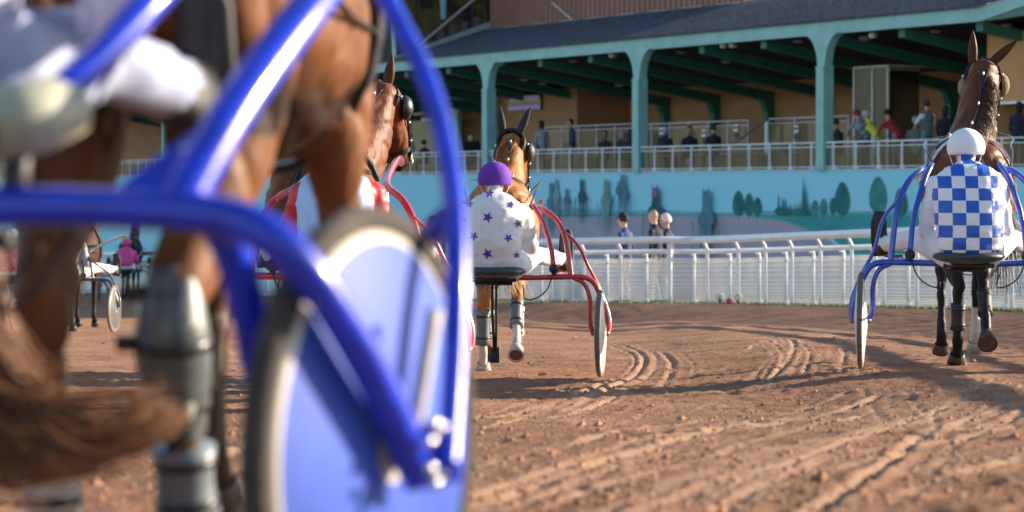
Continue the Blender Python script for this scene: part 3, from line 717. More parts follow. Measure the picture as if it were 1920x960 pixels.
# ------------------------------------------------------------------ horses
def horse(loc, rz, sc=1, name='horse', label='', coat=(.2, .08, .03), points=(.012, .009, .008), ptz=.62, neck=None, head=None, legs=None, voxel=.018, socks=None,
          sheen=0, detail=True, tail=None, mane=(.012, .009, .008), gear=None, earmat=None, hood=False, belly=None, legx=1, legt=1):
    root = empty(name, loc, rz, sc); tag(root, label, 'horse')
    B = Body()
    B.loft('torso', [(0, -.84, 1.22, .10, .13), (0, -.80, 1.22, .20, .24), (0, -.68, 1.235, .275, .31), (0, -.50, 1.25, .30, .32), (0, -.25, 1.225, .27, .30), (0, 0, 1.175, .285, .31),
                     (0, .25, 1.15, .28, .345), (0, .45, 1.18, .25, .375), (0, .62, 1.19, .225, .33), (0, .76, 1.18, .17, .24), (0, .84, 1.16, .09, .14)])
    for s_ in (-1, 1): B.loft('haunch', [(s_*.13, -.66, 1.36, .12, .16), (s_*.16, -.58, 1.18, .155, .24), (s_*.165, -.50, .98, .13, .21), (s_*.15, -.52, .82, .085, .14)])
    hq = (gear or {}).get('q', 1)
    NK = neck or [(0, .50, 1.28, .15, .33), (0, .70, 1.44, .12, .26), (0, .84, 1.64, .095, .20), (0, .93, 1.83, .08, .155), (0, .99, 1.99, .078, .125)]
    dz_ = (NK[-1][2]-1.3)*(hq-1); NK = [(a_, b_, 1.3+(c_-1.3)*hq if c_ > 1.3 else c_, d_*1.28, e_) for a_, b_, c_, d_, e_ in NK]
    B.loft('neck', NK)
    HD = head or [(0, .96, 2.07, .075, .09), (0, 1.06, 2.03, .10, .125), (0, 1.16, 1.94, .098, .135), (0, 1.28, 1.80, .07, .095), (0, 1.39, 1.66, .058, .075), (0, 1.44, 1.60, .05, .06)]
    HD = [(a_, b_, c_+dz_, d_*1.18, e_*1.05) for a_, b_, c_, d_, e_ in HD]
    B.loft('head', HD)
    hp = Vector(HD[0][:3]); ht = (Vector(HD[2][:3])-hp).normalized()
    L = legs or {}
    def hind(s_, k):
        d = L.get(k, {}); dy = d.get('dy', 0); lift = d.get('lift', 0); x = .135*s_*legx
        ho = Vector((x, -.74+dy*.6, .53+lift*.45)); fe = Vector((x, -.70+dy, .17+lift*.9)); 
        if lift > .1: fe = Vector((x, ho.y-.20-lift*.2, ho.z-.30))
        B.loft('gaskin', [(s_*.155, -.46, .98, .12, .17), (s_*.15, -.52+dy*.2, .84, .09*legt, .135*legt), (s_*.14, -.62+dy*.4, .69, .062*legt, .085*legt), (x, ho.y, ho.z+.03, .050*legt, .075), (x, ho.y+.01, ho.z-.05, .042*legt, .058)])
        m_ = ho.lerp(fe, .5)
        B.loft('cannon', [(ho.x, ho.y, ho.z-.02, .043, .06), (m_.x, m_.y, m_.z, .033, .042), (fe.x, fe.y, fe.z+.03, .037, .046), (fe.x, fe.y, fe.z-.01, .042, .050)])
        if lift > .1: pa_ = fe+Vector((0, -.06, -.05)); h0 = fe+Vector((0, -.08, -.07)); h1 = fe+Vector((0, -.155, -.125)) 
        else: pa_ = fe+Vector((0, .04, -.08)); h0 = fe+Vector((0, .055, -.10)); h1 = Vector((fe.x, fe.y+.09, .012))
        B.loft('pastern', [(fe.x, fe.y, fe.z, .040, .046), (pa_.x, pa_.y, pa_.z, .036, .040), (h0.x, h0.y, h0.z, .045, .046)])
        mb = MB(); dv = (h1-h0); ref = Vector((1, 0, 0)); u, v = ring_frame(dv, ref); n_ = 18
        for i_, (f_, r_) in enumerate(((-.1, .046), (.0, .05), (1, .066))):
            c_ = h0+dv*f_
            for j in range(n_): a = 2*math.pi*j/n_; mb.v.append(tuple(c_+u*math.cos(a)*r_+v*math.sin(a)*r_*1.05))
        for i_ in range(2):
            for j in range(n_): mb.f.append((i_*n_+j, i_*n_+(j+1) % n_, (i_+1)*n_+(j+1) % n_, (i_+1)*n_+j)); mb.m.append(0)
        b0 = len(mb.v); nd = dv.normalized()   # sole, slightly hollow
        for j in range(n_): a = 2*math.pi*j/n_; mb.v.append(tuple(h1-nd*.006+u*math.cos(a)*.052+v*math.sin(a)*.054))
        for j in range(n_): mb.f.append((2*n_+j, 2*n_+(j+1) % n_, b0+(j+1) % n_, b0+j)); mb.m.append(0)
        mb.f.append(tuple(b0+j for j in range(n_))); mb.m.append(1)
        return mb, ho, fe, m_
    hoofs = []; joints = {}
    for s_, k in ((-1, 'hl'), (1, 'hr')):
        mb, ho, fe, m_ = hind(s_, k); hoofs.append((mb, k)); joints[k] = (ho, fe, m_)
    for s_, k in ((-1, 'fl'), (1, 'fr')):
        d = L.get(k, {}); dy = d.get('dy', 0); lift = d.get('lift', 0); x = .13*s_
        kn = Vector((x, .52+dy*.6+lift*.3, .50+lift*.25)); fe = Vector((x, .50+dy-lift*.6, .16+lift*.55))
        B.loft('forearm', [(s_*.15, .58, 1.12, .10, .17), (s_*.15, .50, .92, .085, .12), (s_*.14, lerp(.5, kn.y, .6), .70, .058, .072), (x, kn.y, kn.z+.05, .043, .05), (x, kn.y, kn.z-.04, .04, .044)])
        m_ = kn.lerp(fe, .5)
        B.loft('cannon', [(kn.x, kn.y, kn.z-.02, .041, .044), (m_.x, m_.y, m_.z, .030, .036), (fe.x, fe.y, fe.z, .040, .044)])
        pa_ = fe+Vector((0, .035, -.07)); h1 = Vector((fe.x, fe.y+.08, .012)) if lift < .05 else fe+Vector((0, -.02, -.14)); h0 = fe+Vector((0, .05, -.09)) if lift < .05 else fe+Vector((0, .0, -.08))
        B.loft('pastern', [(fe.x, fe.y, fe.z, .038, .042), (h0.x, h0.y, h0.z, .042, .046)])
        mb = MB(); dv = h1-h0; u, v = ring_frame(dv, Vector((1, 0, 0))); n_ = 16
        for f_, r_ in ((-.1, .046), (.0, .05), (1, .064)):
            for j in range(n_): a = 2*math.pi*j/n_; mb.v.append(tuple(h0+dv*f_+u*math.cos(a)*r_+v*math.sin(a)*r_))
        for i_ in range(2):
            for j in range(n_): mb.f.append((i_*n_+j, i_*n_+(j+1) % n_, (i_+1)*n_+(j+1) % n_, (i_+1)*n_+j)); mb.m.append(0)
        mb.f.append(tuple(2*n_+j for j in range(n_))); mb.m.append(1); hoofs.append((mb, k)); joints[k] = (kn, fe, m_)
    cm = mat('coat_'+name+str(round(coat[0]*1000)), coat, .52, attr='coat', var=.25, scale=14, bump=.4, bscale=55, spec=.2, sheen=sheen, aniso=(1, 1, .35))
    body = B.mesh('body', voxel, cm, parent=root, smooth_it=4)
    nvh = len(B.co); nrm_ = [v.normal.copy() for v in body.data.vertices[:nvh]]
    for i_ in range(nvh):
        p = body.data.vertices[i_].co; q = Vector((p.x*5, p.y*5.5, p.z*4.2)); lg = B.names[int(B.lab[i_])] in ('cannon', 'pastern')
        d_ = (.003*mnoise.noise(q*5)) if lg else (.013*mnoise.noise(q)-.010*max(0, 1-abs(mnoise.noise(q*1.4+Vector((3, 7, 1))))*5)+.002*mnoise.noise(q*5))
        if p.y < -.5 and abs(p.x) < .05 and p.z > .9: d_ -= .03*(1-abs(p.x)/.05)
        body.data.vertices[i_].co = p+nrm_[i_]*d_
    # coat colour per vertex: body colour, dark lower legs, lighter flanks, white socks
    n_ = len(body.data.vertices); co = B.co; col = np.zeros((n_, 4), np.float32); col[:, 3] = 1
    base = np.array(coat); pt = np.array(points); N = len(co)
    nz_ = vnoise(co[:, 0]+co[:, 2], co[:, 1], 5, 11)
    legm = np.isin(B.lab, [i for i, nme in enumerate(B.names) if nme in ('gaskin', 'cannon', 'pastern', 'forearm')])
    f = (1-sstep(ptz-.12, ptz+.10, co[:, 2]+.12*nz_))*legm
    c = base[None, :]*(1+.35*nz_[:, None])*(1-f[:, None])+pt[None, :]*f[:, None]
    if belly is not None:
        tors = ~legm; fb = (1-sstep(.94, 1.04, co[:, 2]+.10*nz_))*tors; c = c*(1-fb[:, None])+np.array(belly)[None, :]*fb[:, None]  # shade under the belly painted into the coat colour
    mz = (co[:, 1] > HD[-2][1]-.04) & (np.abs(co[:, 2]-HD[-1][2]) < .12); c[mz] = c[mz]*.35
    if socks:
        for k, zt in socks.items():
            j = joints[k][1]; mm = (np.sign(co[:, 0]) == np.sign(j.x)) & (np.hypot(co[:, 1]-j.y, co[:, 2]-j.z) < zt) & legm; c[mm] = (.55, .50, .45)
    col[:N, :3] = np.clip(c, 0, 1)
    at = body.data.color_attributes.new('coat', 'FLOAT_COLOR', 'POINT'); at.data.foreach_set('color', col.ravel())
    for mb, k in hoofs:
        white = socks and k in socks
        mb.build('hoof', [mat('pale_hoof' if white else 'dark_hoof', (.45, .42, .38) if white else (.05, .04, .035), .55, var=.3, scale=30), mat('hoof_sole_earth', (.10, .055, .04), .95, var=.4, scale=40, bump=.8)], root, True)
    # ears
    em = earmat or cm
    hu = Vector((1, 0, 0))
    c0, u, v, ru, rv, t0 = B.at('head', .0); upv = -t0*0
    crest = Vector((0, -.15, 1)).normalized()
    for s_ in (-1, 1):
        mb = MB(); b0 = c0+u*s_*.072+Vector((0, .01, .07)); ax = (Vector(gear.get('ear_axis', (0, 0, 1)) if gear else (0, 0, 1))+u*s_*((gear or {}).get('ear_spread', (.2, .2))[0 if s_ < 0 else 1])).normalized()
        Lr = (gear or {}).get('ear_len', .2); side_ = ax.cross(Vector((0, 1, 0))).normalized(); bk = Vector((0, -1, 0)); rows = 9
        for i_ in range(rows):
            f_ = i_/(rows-1); wd = .036*math.sin(math.pi*min(1, .28+f_*.72))**.8*(1-.15*f_)+.002
            for j in range(9):
                a = R(-100+200*j/8); mb.v.append(tuple(b0+ax*Lr*f_+side_*math.sin(a)*wd+bk*math.cos(a)*wd*.7))
        nn_ = len(mb.v)
        mb.v += [tuple(Vector(p)-(Vector(p)-(b0+ax*Lr*(i_//9)/(rows-1)))*.16) for i_, p in enumerate(mb.v[:nn_])]
        for i_ in range(rows-1):
            for j in range(8):
                a_, b_, c_, d_ = i_*9+j, i_*9+j+1, (i_+1)*9+j+1, (i_+1)*9+j; mb.f += [(a_, b_, c_, d_), (nn_+a_, nn_+d_, nn_+c_, nn_+b_)]; mb.m += [0, 1]
            for j in (0, 8): mb.f.append((i_*9+j, (i_+1)*9+j, nn_+(i_+1)*9+j, nn_+i_*9+j)); mb.m.append(0)
        eo = mb.build('ear', [em, mat('ear_lining', (.10, .06, .04), .8)], root, True)
        if em is cm:
            a2 = eo.data.color_attributes.new('coat', 'FLOAT_COLOR', 'POINT'); a2.data.foreach_set('color', list((coat[0]*.5, coat[1]*.5, coat[2]*.5, 1))*len(eo.data.vertices))
        # eye
        eye = B.surf('head', .33, 0 if s_ > 0 else 180, -.012); mb = MB(); mb.ell(eye, (.02, .02, .02), 10); mb.build('eye', mat('horse_eye', (.01, .006, .004), .1), root, True)
    # mane
    rnd = random.Random(int(abs(loc[0])*100)+3)
    if mane and detail:
        mb = MB(); sd_ = (gear or {}).get('mane_side', 1)
        for i_ in range(240):
            f_ = rnd.random(); p = B.surf('neck', f_, 270 if B.surf('neck', .5, 270).y < B.surf('neck', .5, 90).y else 90, .005)
            c_, u, v, ru, rv, t_ = B.at('neck', f_); q = p.copy(); pts = [p]
            Lm = rnd.uniform(.10, .2); a = rnd.uniform(.4, 1.0)*sd_
            for st in range(1, 5):
                g = st/4; pts.append(p+u*a*.13*math.sin(g*1.7)+Vector((0, .03*g-.01, -Lm*g*g-.02*g))+Vector((rnd.gauss(0, .006), rnd.gauss(0, .006), .025*math.sin(g*3.1))))
            mb.tube(pts, [.0035, .004, .0035, .003, .001], 4, flat=.5)
        mb.build('mane', mat('mane_%d' % int(mane[0]*1000), mane, .5, var=.3, scale=30), root, True)
    # tail
    if tail is not False:
        mb = MB(); tl = tail or {}; tcx = tl.get('color', (.02, .012, .009)); nst = tl.get('n', 170)
        path = tl.get('path', [(0, -.86, 1.38), (0, -.98, 1.30), (0, -1.02, 1.05), (0, -1.0, .8), (0, -.97, .55)])
        spread = tl.get('spread', [.02, .03, .05, .07, .09]); P = [Vector(p) for p in path]
        for i_ in range(nst):
            off = Vector((rnd.gauss(0, 1), rnd.gauss(0, 1)*.6, rnd.gauss(0, 1)*tl.get('vz', .1))); Lf = rnd.uniform(.6, 1.0); pts = []
            for j, p in enumerate(P):
                g = j/(len(P)-1)
                if g > Lf+.15: break
                pts.append(p+off*spread[j]+Vector((rnd.gauss(0, .3), rnd.gauss(0, .3), rnd.gauss(0, .3)*tl.get('vz', .1)))*spread[j]*.5)
            if len(pts) < 3: pts = [P[0], P[1], P[2]]
            mb.tube(pts, [tl.get('r', .004)]*(len(pts)-1)+[.001], 4, smooth=1, flat=.5)
        if 'path' not in tl or tl.get('dock', True): mb.tube([P[0]+Vector((0, .04, .0)), P[1], P[1].lerp(P[2], .6)], [.045, .038, .02], 10, smooth=1)
        mb.build('tail', mat('tail_%d' % int(tcx[0]*1000), tcx, .5, var=.35, scale=25), root, True)
    return root, B, joints

M_leather = mat('black_leather', (.012, .012, .014), .38, var=.3, scale=30, coat=.2)
M_sheep = mat('sheepskin', (.24, .19, .11), .95, var=.3, scale=50, bump=1, bscale=60)
M_boot = mat('grey_boot', (.12, .15, .17), .45, var=.2, scale=10, coat=.1)
M_bandage = mat('white_bandage', (.62, .63, .62), .8, var=.1, scale=20, bump=.3)
def leg_wrap(root, J, k, a, b, r, m, name='leg_boot', rv=None, shell=False):
    ho, fe, mid = J[k]; top = ho+(fe-ho)*a; bot = ho+(fe-ho)*b; mb = MB()
    if shell:
        d = (bot-top).normalized(); mb.tube([top.lerp(bot, q_)+Vector((0, -.03*math.sin(q_*3.1), 0)) for q_ in [k_/9 for k_ in range(10)]], [r*(.80+.55*math.sin(min(1, k_/9*1.05)*3.0)) for k_ in range(10)], 20); ob_ = mb.build(name, m, root, True)
        for q_ in (.15, .45, .82): mb = MB(); c_ = top.lerp(bot, q_)+Vector((0, -.03*math.sin(q_*3.1), 0)); rr_ = r*(.83+.55*math.sin(q_*1.05*3.0)); mb.tube([c_-d*.012, c_+d*.012], rr_, 20); mb.build('boot_strap', M_leather, ob_, True); mb = MB(); mb.box(tuple(c_+Vector((-rr_-.008, -.02, 0))), (.03, .03, .028)); mb.build('buckle', M_leather, ob_)
        for pq_, pr_ in ((.25, .75), (.72, .55)): mb = MB(); mb.ell(top.lerp(bot, pq_)+Vector((r*pr_, -.04, 0)), (.021, .035, .062), 12); mb.build('pale_pad', mat('pale_pad', (.45, .48, .44), .5), ob_, True)
        return ob_
    n_ = 7; mb.tube([top.lerp(bot, i/(n_-1)) for i in range(n_)], [r*1.08, r*1.03, r*.97, r*.94, r*.96, r*1.02, r*1.1], 16)
    o = mb.build(name, m, root, True)
    for g in ((.5,) if m is M_leather else (.2, .8)): mb = MB(); c_ = top.lerp(bot, g); d = (bot-top).normalized(); mb.tube([c_-d*.009, c_+d*.009], r*1.05, 16); mb.build('boot_strap', M_leather, o, True)
    return o
def bridle(root, B, blinker=None, blue=False, overcheck=True, noseband=.72, metal=True):
    mb = MB(); B.strap(mb, 'head', .12, .022, .006); B.strap(mb, 'head', noseband, .03, .006)
    for a in (0, 180):
        pts = [B.surf('head', f, a, .008) for f in (.08, .25, .42, .58, .74, .9)]; mb.tube(pts, .010, 6, flat=.4)
    top_a = 270 if B.surf('head', .4, 270).z > B.surf('head', .4, 90).z else 90
    mb.tube([B.surf('head', f, top_a, .008) for f in (.0, .15, .3, .5, .72)], .008, 6)
    o = mb.build('bridle', M_leather, root)
    if overcheck:
        back = 270 if B.surf('neck', .5, 270).y < B.surf('neck', .5, 90).y else 90
        mb = MB(); pts = [B.surf('head', .06, top_a, .01)]+[B.surf('neck', f, back, .018) for f in (1., .85, .65, .45, .25, .05)]; mb.tube(pts, .008, 6, flat=.6)
        for s_ in (-.05, .05): mb.tube([B.surf('head', .2, top_a, .01)+Vector((s_, 0, 0)), B.surf('neck', 1, back, .012)+Vector((s_*.7, 0, .02)), B.surf('neck', .75, back, .02)], .006, 6)
        oc = mb.build('overcheck', M_leather, root)
        for f in (1., .62, .3): mb = MB(); c_ = B.surf('neck', f, back, .022); mb.tube([c_+Vector((0, -.012, -.02)), c_+Vector((0, -.012, .02))], .016, 8, flat=.5); mb.build('buckle', M_chrome, oc, True)
    if metal:
        for a in (0, 180):
            for f in (.14, .3, .5, .66): mb = MB(); mb.ell(B.surf('head', f, a, .016), (.012, .012, .012), 8); mb.build('stud', M_chrome, o, True)
            mb = MB()
            c_ = B.surf('head', .86, a, .015); mb.tube([c_+Vector((0, math.cos(q_)*.035, math.sin(q_)*.035)) for q_ in [R(30*i) for i in range(12)]], .006, 6, closed=True)
            mb.build('bit_ring', M_chrome, root, True)
    if blinker:
        for s_, a in ((-1, 180), (1, 0)):
            c_ = B.surf('head', .30, a, .0); mb = MB(); rows = 7
            for i_ in range(rows):
                th = R(90*i_/(rows-1))
                for j in range(14):
                    p_ = 2*math.pi*j/14; mb.v.append(tuple(c_+Vector((s_*(.055*math.cos(th)+.0), math.cos(p_)*.07*math.sin(th)-.01, math.sin(p_)*.08*math.sin(th)-.02))))
            for i_ in range(rows-1):
                for j in range(14): mb.f.append((i_*14+j, i_*14+(j+1) % 14, (i_+1)*14+(j+1) % 14, (i_+1)*14+j)); mb.m.append(0)
            ob = mb.build('blinker', blinker, root, True); sm = ob.modifiers.new('t', 'SOLIDIFY'); sm.thickness = .008
    return o
def reins(root, B, hands_y, hands_z):
    for s_, a in ((-1, 180), (1, 0)):
        p0 = B.surf('head', .86, a, .02); mb = MB(); mb.tube([p0, (s_*.27+p0.x*.4, .55, 1.56), (s_*.30, -.1, 1.50), (s_*.28, -.75, 1.42), (s_*.12, hands_y, hands_z)], .008, 6, smooth=2, flat=.5); mb.build('rein', M_leather, root, True)
def harness(root, B, pad=None, breast=True, crupper=True, breech=False, colr=None):
    m = colr or M_leather; mb = MB(); B.strap(mb, 'torso', .69, .07, .012, th=.012); B.strap(mb, 'torso', .69, .18, .02, a0=30, a1=150, th=.02) if pad else None
    ctr = B.surf('torso', .69, 90, 0); up_a = 90 if ctr.z > 1.2 else 270
    o = mb.build('girth', m, root)
    mb = MB(); B.strap(mb, 'torso', .66, .16, .016, a0=up_a-38, a1=up_a+38, th=.03, seg=14)
    for s_ in (-1, 1):
        c_ = B.surf('torso', .66, up_a+s_*16, .05); mb.tube([c_+Vector((0, math.cos(q_)*.03, math.sin(q_)*.03)) for q_ in [R(36*i) for i in range(10)]], .006, 6, closed=True, mi=1)
    mb.build('saddle_pad', [pad or m, M_chrome], root, True)
    if crupper:
        mb = MB(); mb.tube([B.surf('torso', f, up_a, .012) for f in (.66, .5, .35, .2, .1)], .013, 6, flat=.5); mb.build('crupper_strap', m, root)
    if breast:
        mb = MB(); B.strap(mb, 'torso', .90, .04, .014, th=.01)
        for a in (0, 180): mb.tube([B.surf('torso', f, a, .014) for f in (.69, .76, .84, .92)], .014, 6, flat=.4)
        for a in (0, 180): mb.tube([B.surf('torso', f, a+(12 if a == 0 else -12), .014) for f in (.69, .5, .3, .18)], .012, 6, flat=.4)
        mb.build('breast_strap', m, root)

# ------------------------------------------------------------------ people
def hand_extra(B, wrist, d, pn, mi, s_=1, curl=.5, L=.09):
    """palm plus four fingers of unequal length and a thumb; d = pointing direction, pn = palm normal"""
    d = Vector(d).normalized(); pn = Vector(pn); pn = (pn-d*d.dot(pn)).normalized(); sd_ = d.cross(pn)*s_; mb = MB(); w0 = Vector(wrist)
    mb.tube([w0-d*.02, w0+d*.03, w0+d*.085], [.024, .036, .036], 10, mi=mi, up=pn, flat=.45)
    for i, (o, l) in enumerate(((-.028, .062), (-.010, .075), (.010, .070), (.027, .052))):
        p = w0+d*.078+sd_*o; pts = [p]; a = 0
        for k in range(3): a += curl*.75; dd = d*math.cos(a)+pn*math.sin(a); p = p+dd*l*(.45, .32, .23)[k]; pts.append(p)
        mb.tube(pts, [.010, .009, .008, .006], 6, mi=mi)
    p = w0+d*.02-sd_*.028; mb.tube([p, p-sd_*.022+d*.025+pn*.012, p-sd_*.03+d*.055+pn*.022], [.013, .011, .007], 6, mi=mi)
    B.extra.append(mb)
def face_extra(B, hc, fwd, up, mi_skin, mi_dark, R0=.1):
    fwd = Vector(fwd).normalized(); up = Vector(up).normalized(); sd_ = fwd.cross(up); c = Vector(hc); mb = MB()
    rot = Matrix((sd_, fwd, up)).transposed()
    for e in (-1, 1):
        mb.ell(c+sd_*e*.033+fwd*.086+up*.012, (.012, .010, .007), 8, mi_dark, rot)
        mb.ell(c+sd_*e*.078-up*.0, (.014, .024, .033), 8, mi_skin, rot)
    mb.tube([c+fwd*.085+up*.02, c+fwd*.105-up*.01, c+fwd*.115-up*.026], [.009, .012, .015], 8, mi=mi_skin)
    mb.tube([c+fwd*.088-up*.055-sd_*.025, c+fwd*.095-up*.056, c+fwd*.088-up*.055+sd_*.025], [.004, .007, .004], 6, mi=mi_dark)
    B.extra.append(mb)
def hair_cap(root, hc, fwd, m, long=False, name='hair', r=.108, back=0):
    mb = MB(); c = Vector(hc); f = Vector(fwd).normalized(); s_ = f.cross(Vector((0, 0, 1)))
    n1, n2 = 9, 20
    for i in range(n1):
        for j in range(n2):
            a = 2*math.pi*j/n2; ca = math.cos(a)   # a=0 : front
            lim = R(58) if ca > .5 else (R(80) if ca > 0 else R(118+(30 if long else 0)))
            th = lim*i/(n1-1); rr = r*(1+.05*math.sin(5*a+i)); p = c+Vector((0, 0, .018))+f*math.cos(a)*math.sin(th)*rr*.98+s_*math.sin(a)*math.sin(th)*rr*.82+Vector((0, 0, 1))*math.cos(th)*rr
            if long and ca < .2 and i == n1-1: p += Vector((0, 0, -.13))-f*.01
            mb.v.append(tuple(p))
    for i in range(n1-1):
        for j in range(n2): mb.f.append((i*n2+j, (i+1)*n2+j, (i+1)*n2+(j+1) % n2, i*n2+(j+1) % n2)); mb.m.append(0)
    o = mb.build(name, m, root, True); sm = o.modifiers.new('t', 'SOLIDIFY'); sm.thickness = .012; return o
def cap_(root, hc, fwd, m, r=.112):
    o = hair_cap(root, Vector(hc)+Vector((0, 0, .012)), fwd, m, name='cap', r=r); f = Vector(fwd).normalized(); s_ = f.cross(Vector((0, 0, 1))); c = Vector(hc); mb = MB(); P = []
    for i in range(9): a = R(-70+140*i/8); P.append(c+f*(.08+.09*math.cos(a))+s_*math.sin(a)*.085+Vector((0, 0, .055-.02*math.cos(a))))
    mb.prism(P, Vector((0, 0, 0)), Vector((0, 0, .008))); mb.build('peak', m, o)
def helmet(root, hc, fwd, m, band=None, strap=None):
    c = Vector(hc)+Vector((0, 0, .025)); mb = MB(); n1, n2 = 12, 28; f = Vector(fwd).normalized(); s_ = f.cross(Vector((0, 0, 1)))
    for i in range(n1):
        th = R(112)*i/(n1-1)
        for j in range(n2):
            a = 2*math.pi*j/n2; mb.v.append(tuple(c+f*math.cos(a)*math.sin(th)*.132+s_*math.sin(a)*math.sin(th)*.115+Vector((0, 0, 1))*math.cos(th)*.118))
    for i in range(n1-1):
        for j in range(n2): mb.f.append((i*n2+j, (i+1)*n2+j, (i+1)*n2+(j+1) % n2, i*n2+(j+1) % n2)); mb.m.append(0)
    o = mb.build('helmet', m, root, True); sm = o.modifiers.new('t', 'SOLIDIFY'); sm.thickness = .015
    mb = MB(); th = R(96); pts = [c+f*math.cos(a)*math.sin(th)*.135+s_*math.sin(a)*math.sin(th)*.118+Vector((0, 0, 1))*math.cos(th)*.123 for a in [2*math.pi*j/28 for j in range(28)]]
    mb.tube(pts, .006, 6, closed=True); mb.ell(c+Vector((0, 0, .13)), (.012, .012, .006), 8); mb.build('elastic_band', band or M_white, o, True)
    mb = MB()
    for e in (-1, 1): mb.tube([c+s_*e*.118+Vector((0, 0, -.03)), c+s_*e*.085+f*.03+Vector((0, 0, -.12)), c+f*.06+Vector((0, 0, -.155))], .007, 6, flat=.4)
    mb.build('chin_strap', strap or M_white, o, True); return o

def spectator(px, py_top, k, label, top_c, leg_c=(.03, .035, .05), pose='stand', face=-90, hair=(.02, .015, .012), cap=None, H=1.72, longhair=False, vest=None, gx=None, loc=None, bald=False, group='spectators on the balcony', voxel=.022, shades=False, turn=0):
    """face: heading in degrees, -90 = away from stand towards the track"""
    if loc is None:
        t, z = WP(px, py_top, k); base = W(t, k, SLAB)
    else: base = Vector(loc)
    root = empty('person', base, R(face)); tag(root, label, 'person', group)
    # local: facing +Y
    B = Body(); s = H/1.75
    if pose == 'stand': hip = .93*s; lean = 0; hy = 0
    elif pose == 'lean': hip = .90*s; lean = .30; hy = 0
    else: hip = .50*s; lean = .04; hy = 0
    sh = Vector((0, lean, hip+.52*s-(.10 if pose == 'lean' else 0))); pel = Vector((0, hy, hip)); hc = sh+Vector((0, .05+lean*.3, .245*s-(.02 if pose == 'lean' else 0)))
    m_ = pel.lerp(sh, .5)
    B.loft('torso', [(0, 0, hip-.04, .165*s, .12*s), (0, hy-.01, hip+.06, .165*s, .125*s), (0, m_.y-.015, m_.z, .155*s, .115*s), (0, sh.y-.02, sh.z-.12, .185*s, .125*s), (0, sh.y, sh.z-.02, .16*s, .095*s), (0, sh.y+.01, sh.z+.05, .07*s, .06*s)], sub=3)
    B.loft('skin_neck', [(0, sh.y+.01, sh.z, .055, .055), (0, hc.y-.02, hc.z-.06, .052, .055)])
    B.loft('skin_head', [(0, hc.y+.015, hc.z-.115, .035, .045), (0, hc.y+.012, hc.z-.075, .058, .078), (0, hc.y, hc.z, .076, .096), (0, hc.y-.005, hc.z+.06, .074, .092), (0, hc.y-.005, hc.z+.10, .045, .06)])
    wr = []
    for e in (-1, 1):
        A_ = Vector((e*.185*s, sh.y, sh.z-.03))
        if pose == 'stand' and gx != 'rail': E_ = A_+Vector((e*.05, -.03, -.27)); Wt = E_+Vector((-e*.02, .10, -.23)); dr = (0, .25, -1)
        elif pose == 'sit': E_ = A_+Vector((e*.06, .06, -.26)); Wt = E_+Vector((-e*.10, .22, -.03)); dr = (-e*.3, 1, 0)
        else: E_ = A_+Vector((e*.10, .12, -.22)); Wt = E_+Vector((-e*.08, .20, -.13)); dr = (-e*.4, 1, -.1)
        sl = 'sleeve'
        B.loft(sl, [(A_.x, A_.y, A_.z, .062*s, .062*s), (*A_.lerp(E_, .55), .052*s, .052*s), (*E_, .043*s, .043*s)], ref=(0, 1, 0)); B.loft('fore', [(*E_, .042*s, .042*s), (*E_.lerp(Wt, .5), .036*s, .036*s), (*Wt, .026*s, .026*s)], ref=(0, 1, 0))
        wr.append((Wt, dr, e))
    for e in (-1, 1):
        Hj = Vector((e*.095*s, 0, hip))
        if pose == 'sit': K = Hj+Vector((e*.05, .43*s, .02)); An = K+Vector((0, .03, -.42*s))
        else: K = Hj+Vector((e*.01, .03+(.05 if e > 0 else 0), -.43*s)); An = Vector((K.x+e*.01, K.y-.06-(.04 if e > 0 else -.04), .09))
        B.loft('leg', [(*Hj, .098*s, .10*s), (*Hj.lerp(K, .5), .080*s, .085*s), (*K, .056*s, .058*s), (*K.lerp(An, .4), .055*s, .058*s), (*An, .038*s, .042*s)], ref=(1, 0, 0))
        B.loft('shoe', [(An.x, An.y-.03, An.z-.045, .038, .035), (An.x, An.y+.06, An.z-.055, .043, .032), (An.x, An.y+.17, An.z-.065, .036, .022)], ref=(1, 0, 0))
    ms = [mat('cloth_%02d%02d%02d' % tuple(int(c*99) for c in top_c), top_c, .85, var=.15, scale=9, bump=.3, bscale=14), mat('cloth_%02d%02d%02d' % tuple(int(c*99) for c in leg_c), leg_c, .85, var=.15, scale=9, bump=.3, bscale=14), M_skin, M_black, mat('vest_%s' % str(vest), vest, .85) if vest else M_black]
    def lm(nm):
        if nm == 'torso': return 4 if vest else 0
        if nm == 'sleeve': return 0
        if nm == 'fore': return 2 if gx == 'bare' or gx == 'rail' else 0
        if nm.startswith('skin'): return 2
        return {'leg': 1, 'shoe': 3}[nm]
    for Wt, dr, e in wr: hand_extra(B, Wt, dr, (0, -.1, -1) if pose != 'stand' else (-e, 0, 0), 2, e)
    hd = Vector((math.sin(R(turn)), math.cos(R(turn)), -.05 if pose != 'lean' else -.5)); hu = Vector((0, 0, 1))-hd*hd.z
    face_extra(B, hc, hd, hu, 2, 3)
    B.mesh('body', voxel, ms, lm, 2, 12, root)
    if cap: cap_(root, hc, (hd.x, hd.y, 0), mat('cap_%s' % str(cap), cap, .8))
    elif not bald: hair_cap(root, hc, (hd.x, hd.y, 0), mat('hair_%s' % str(hair), hair, .7, var=.3, scale=40), longhair)
    if shades:
        mb = MB(); 
        for e in (-1, 1): mb.box(tuple(hc+Vector((e*.033, .1, .014))), (.05, .012, .03))
        mb.build('sunglasses', M_black, root)
    return root

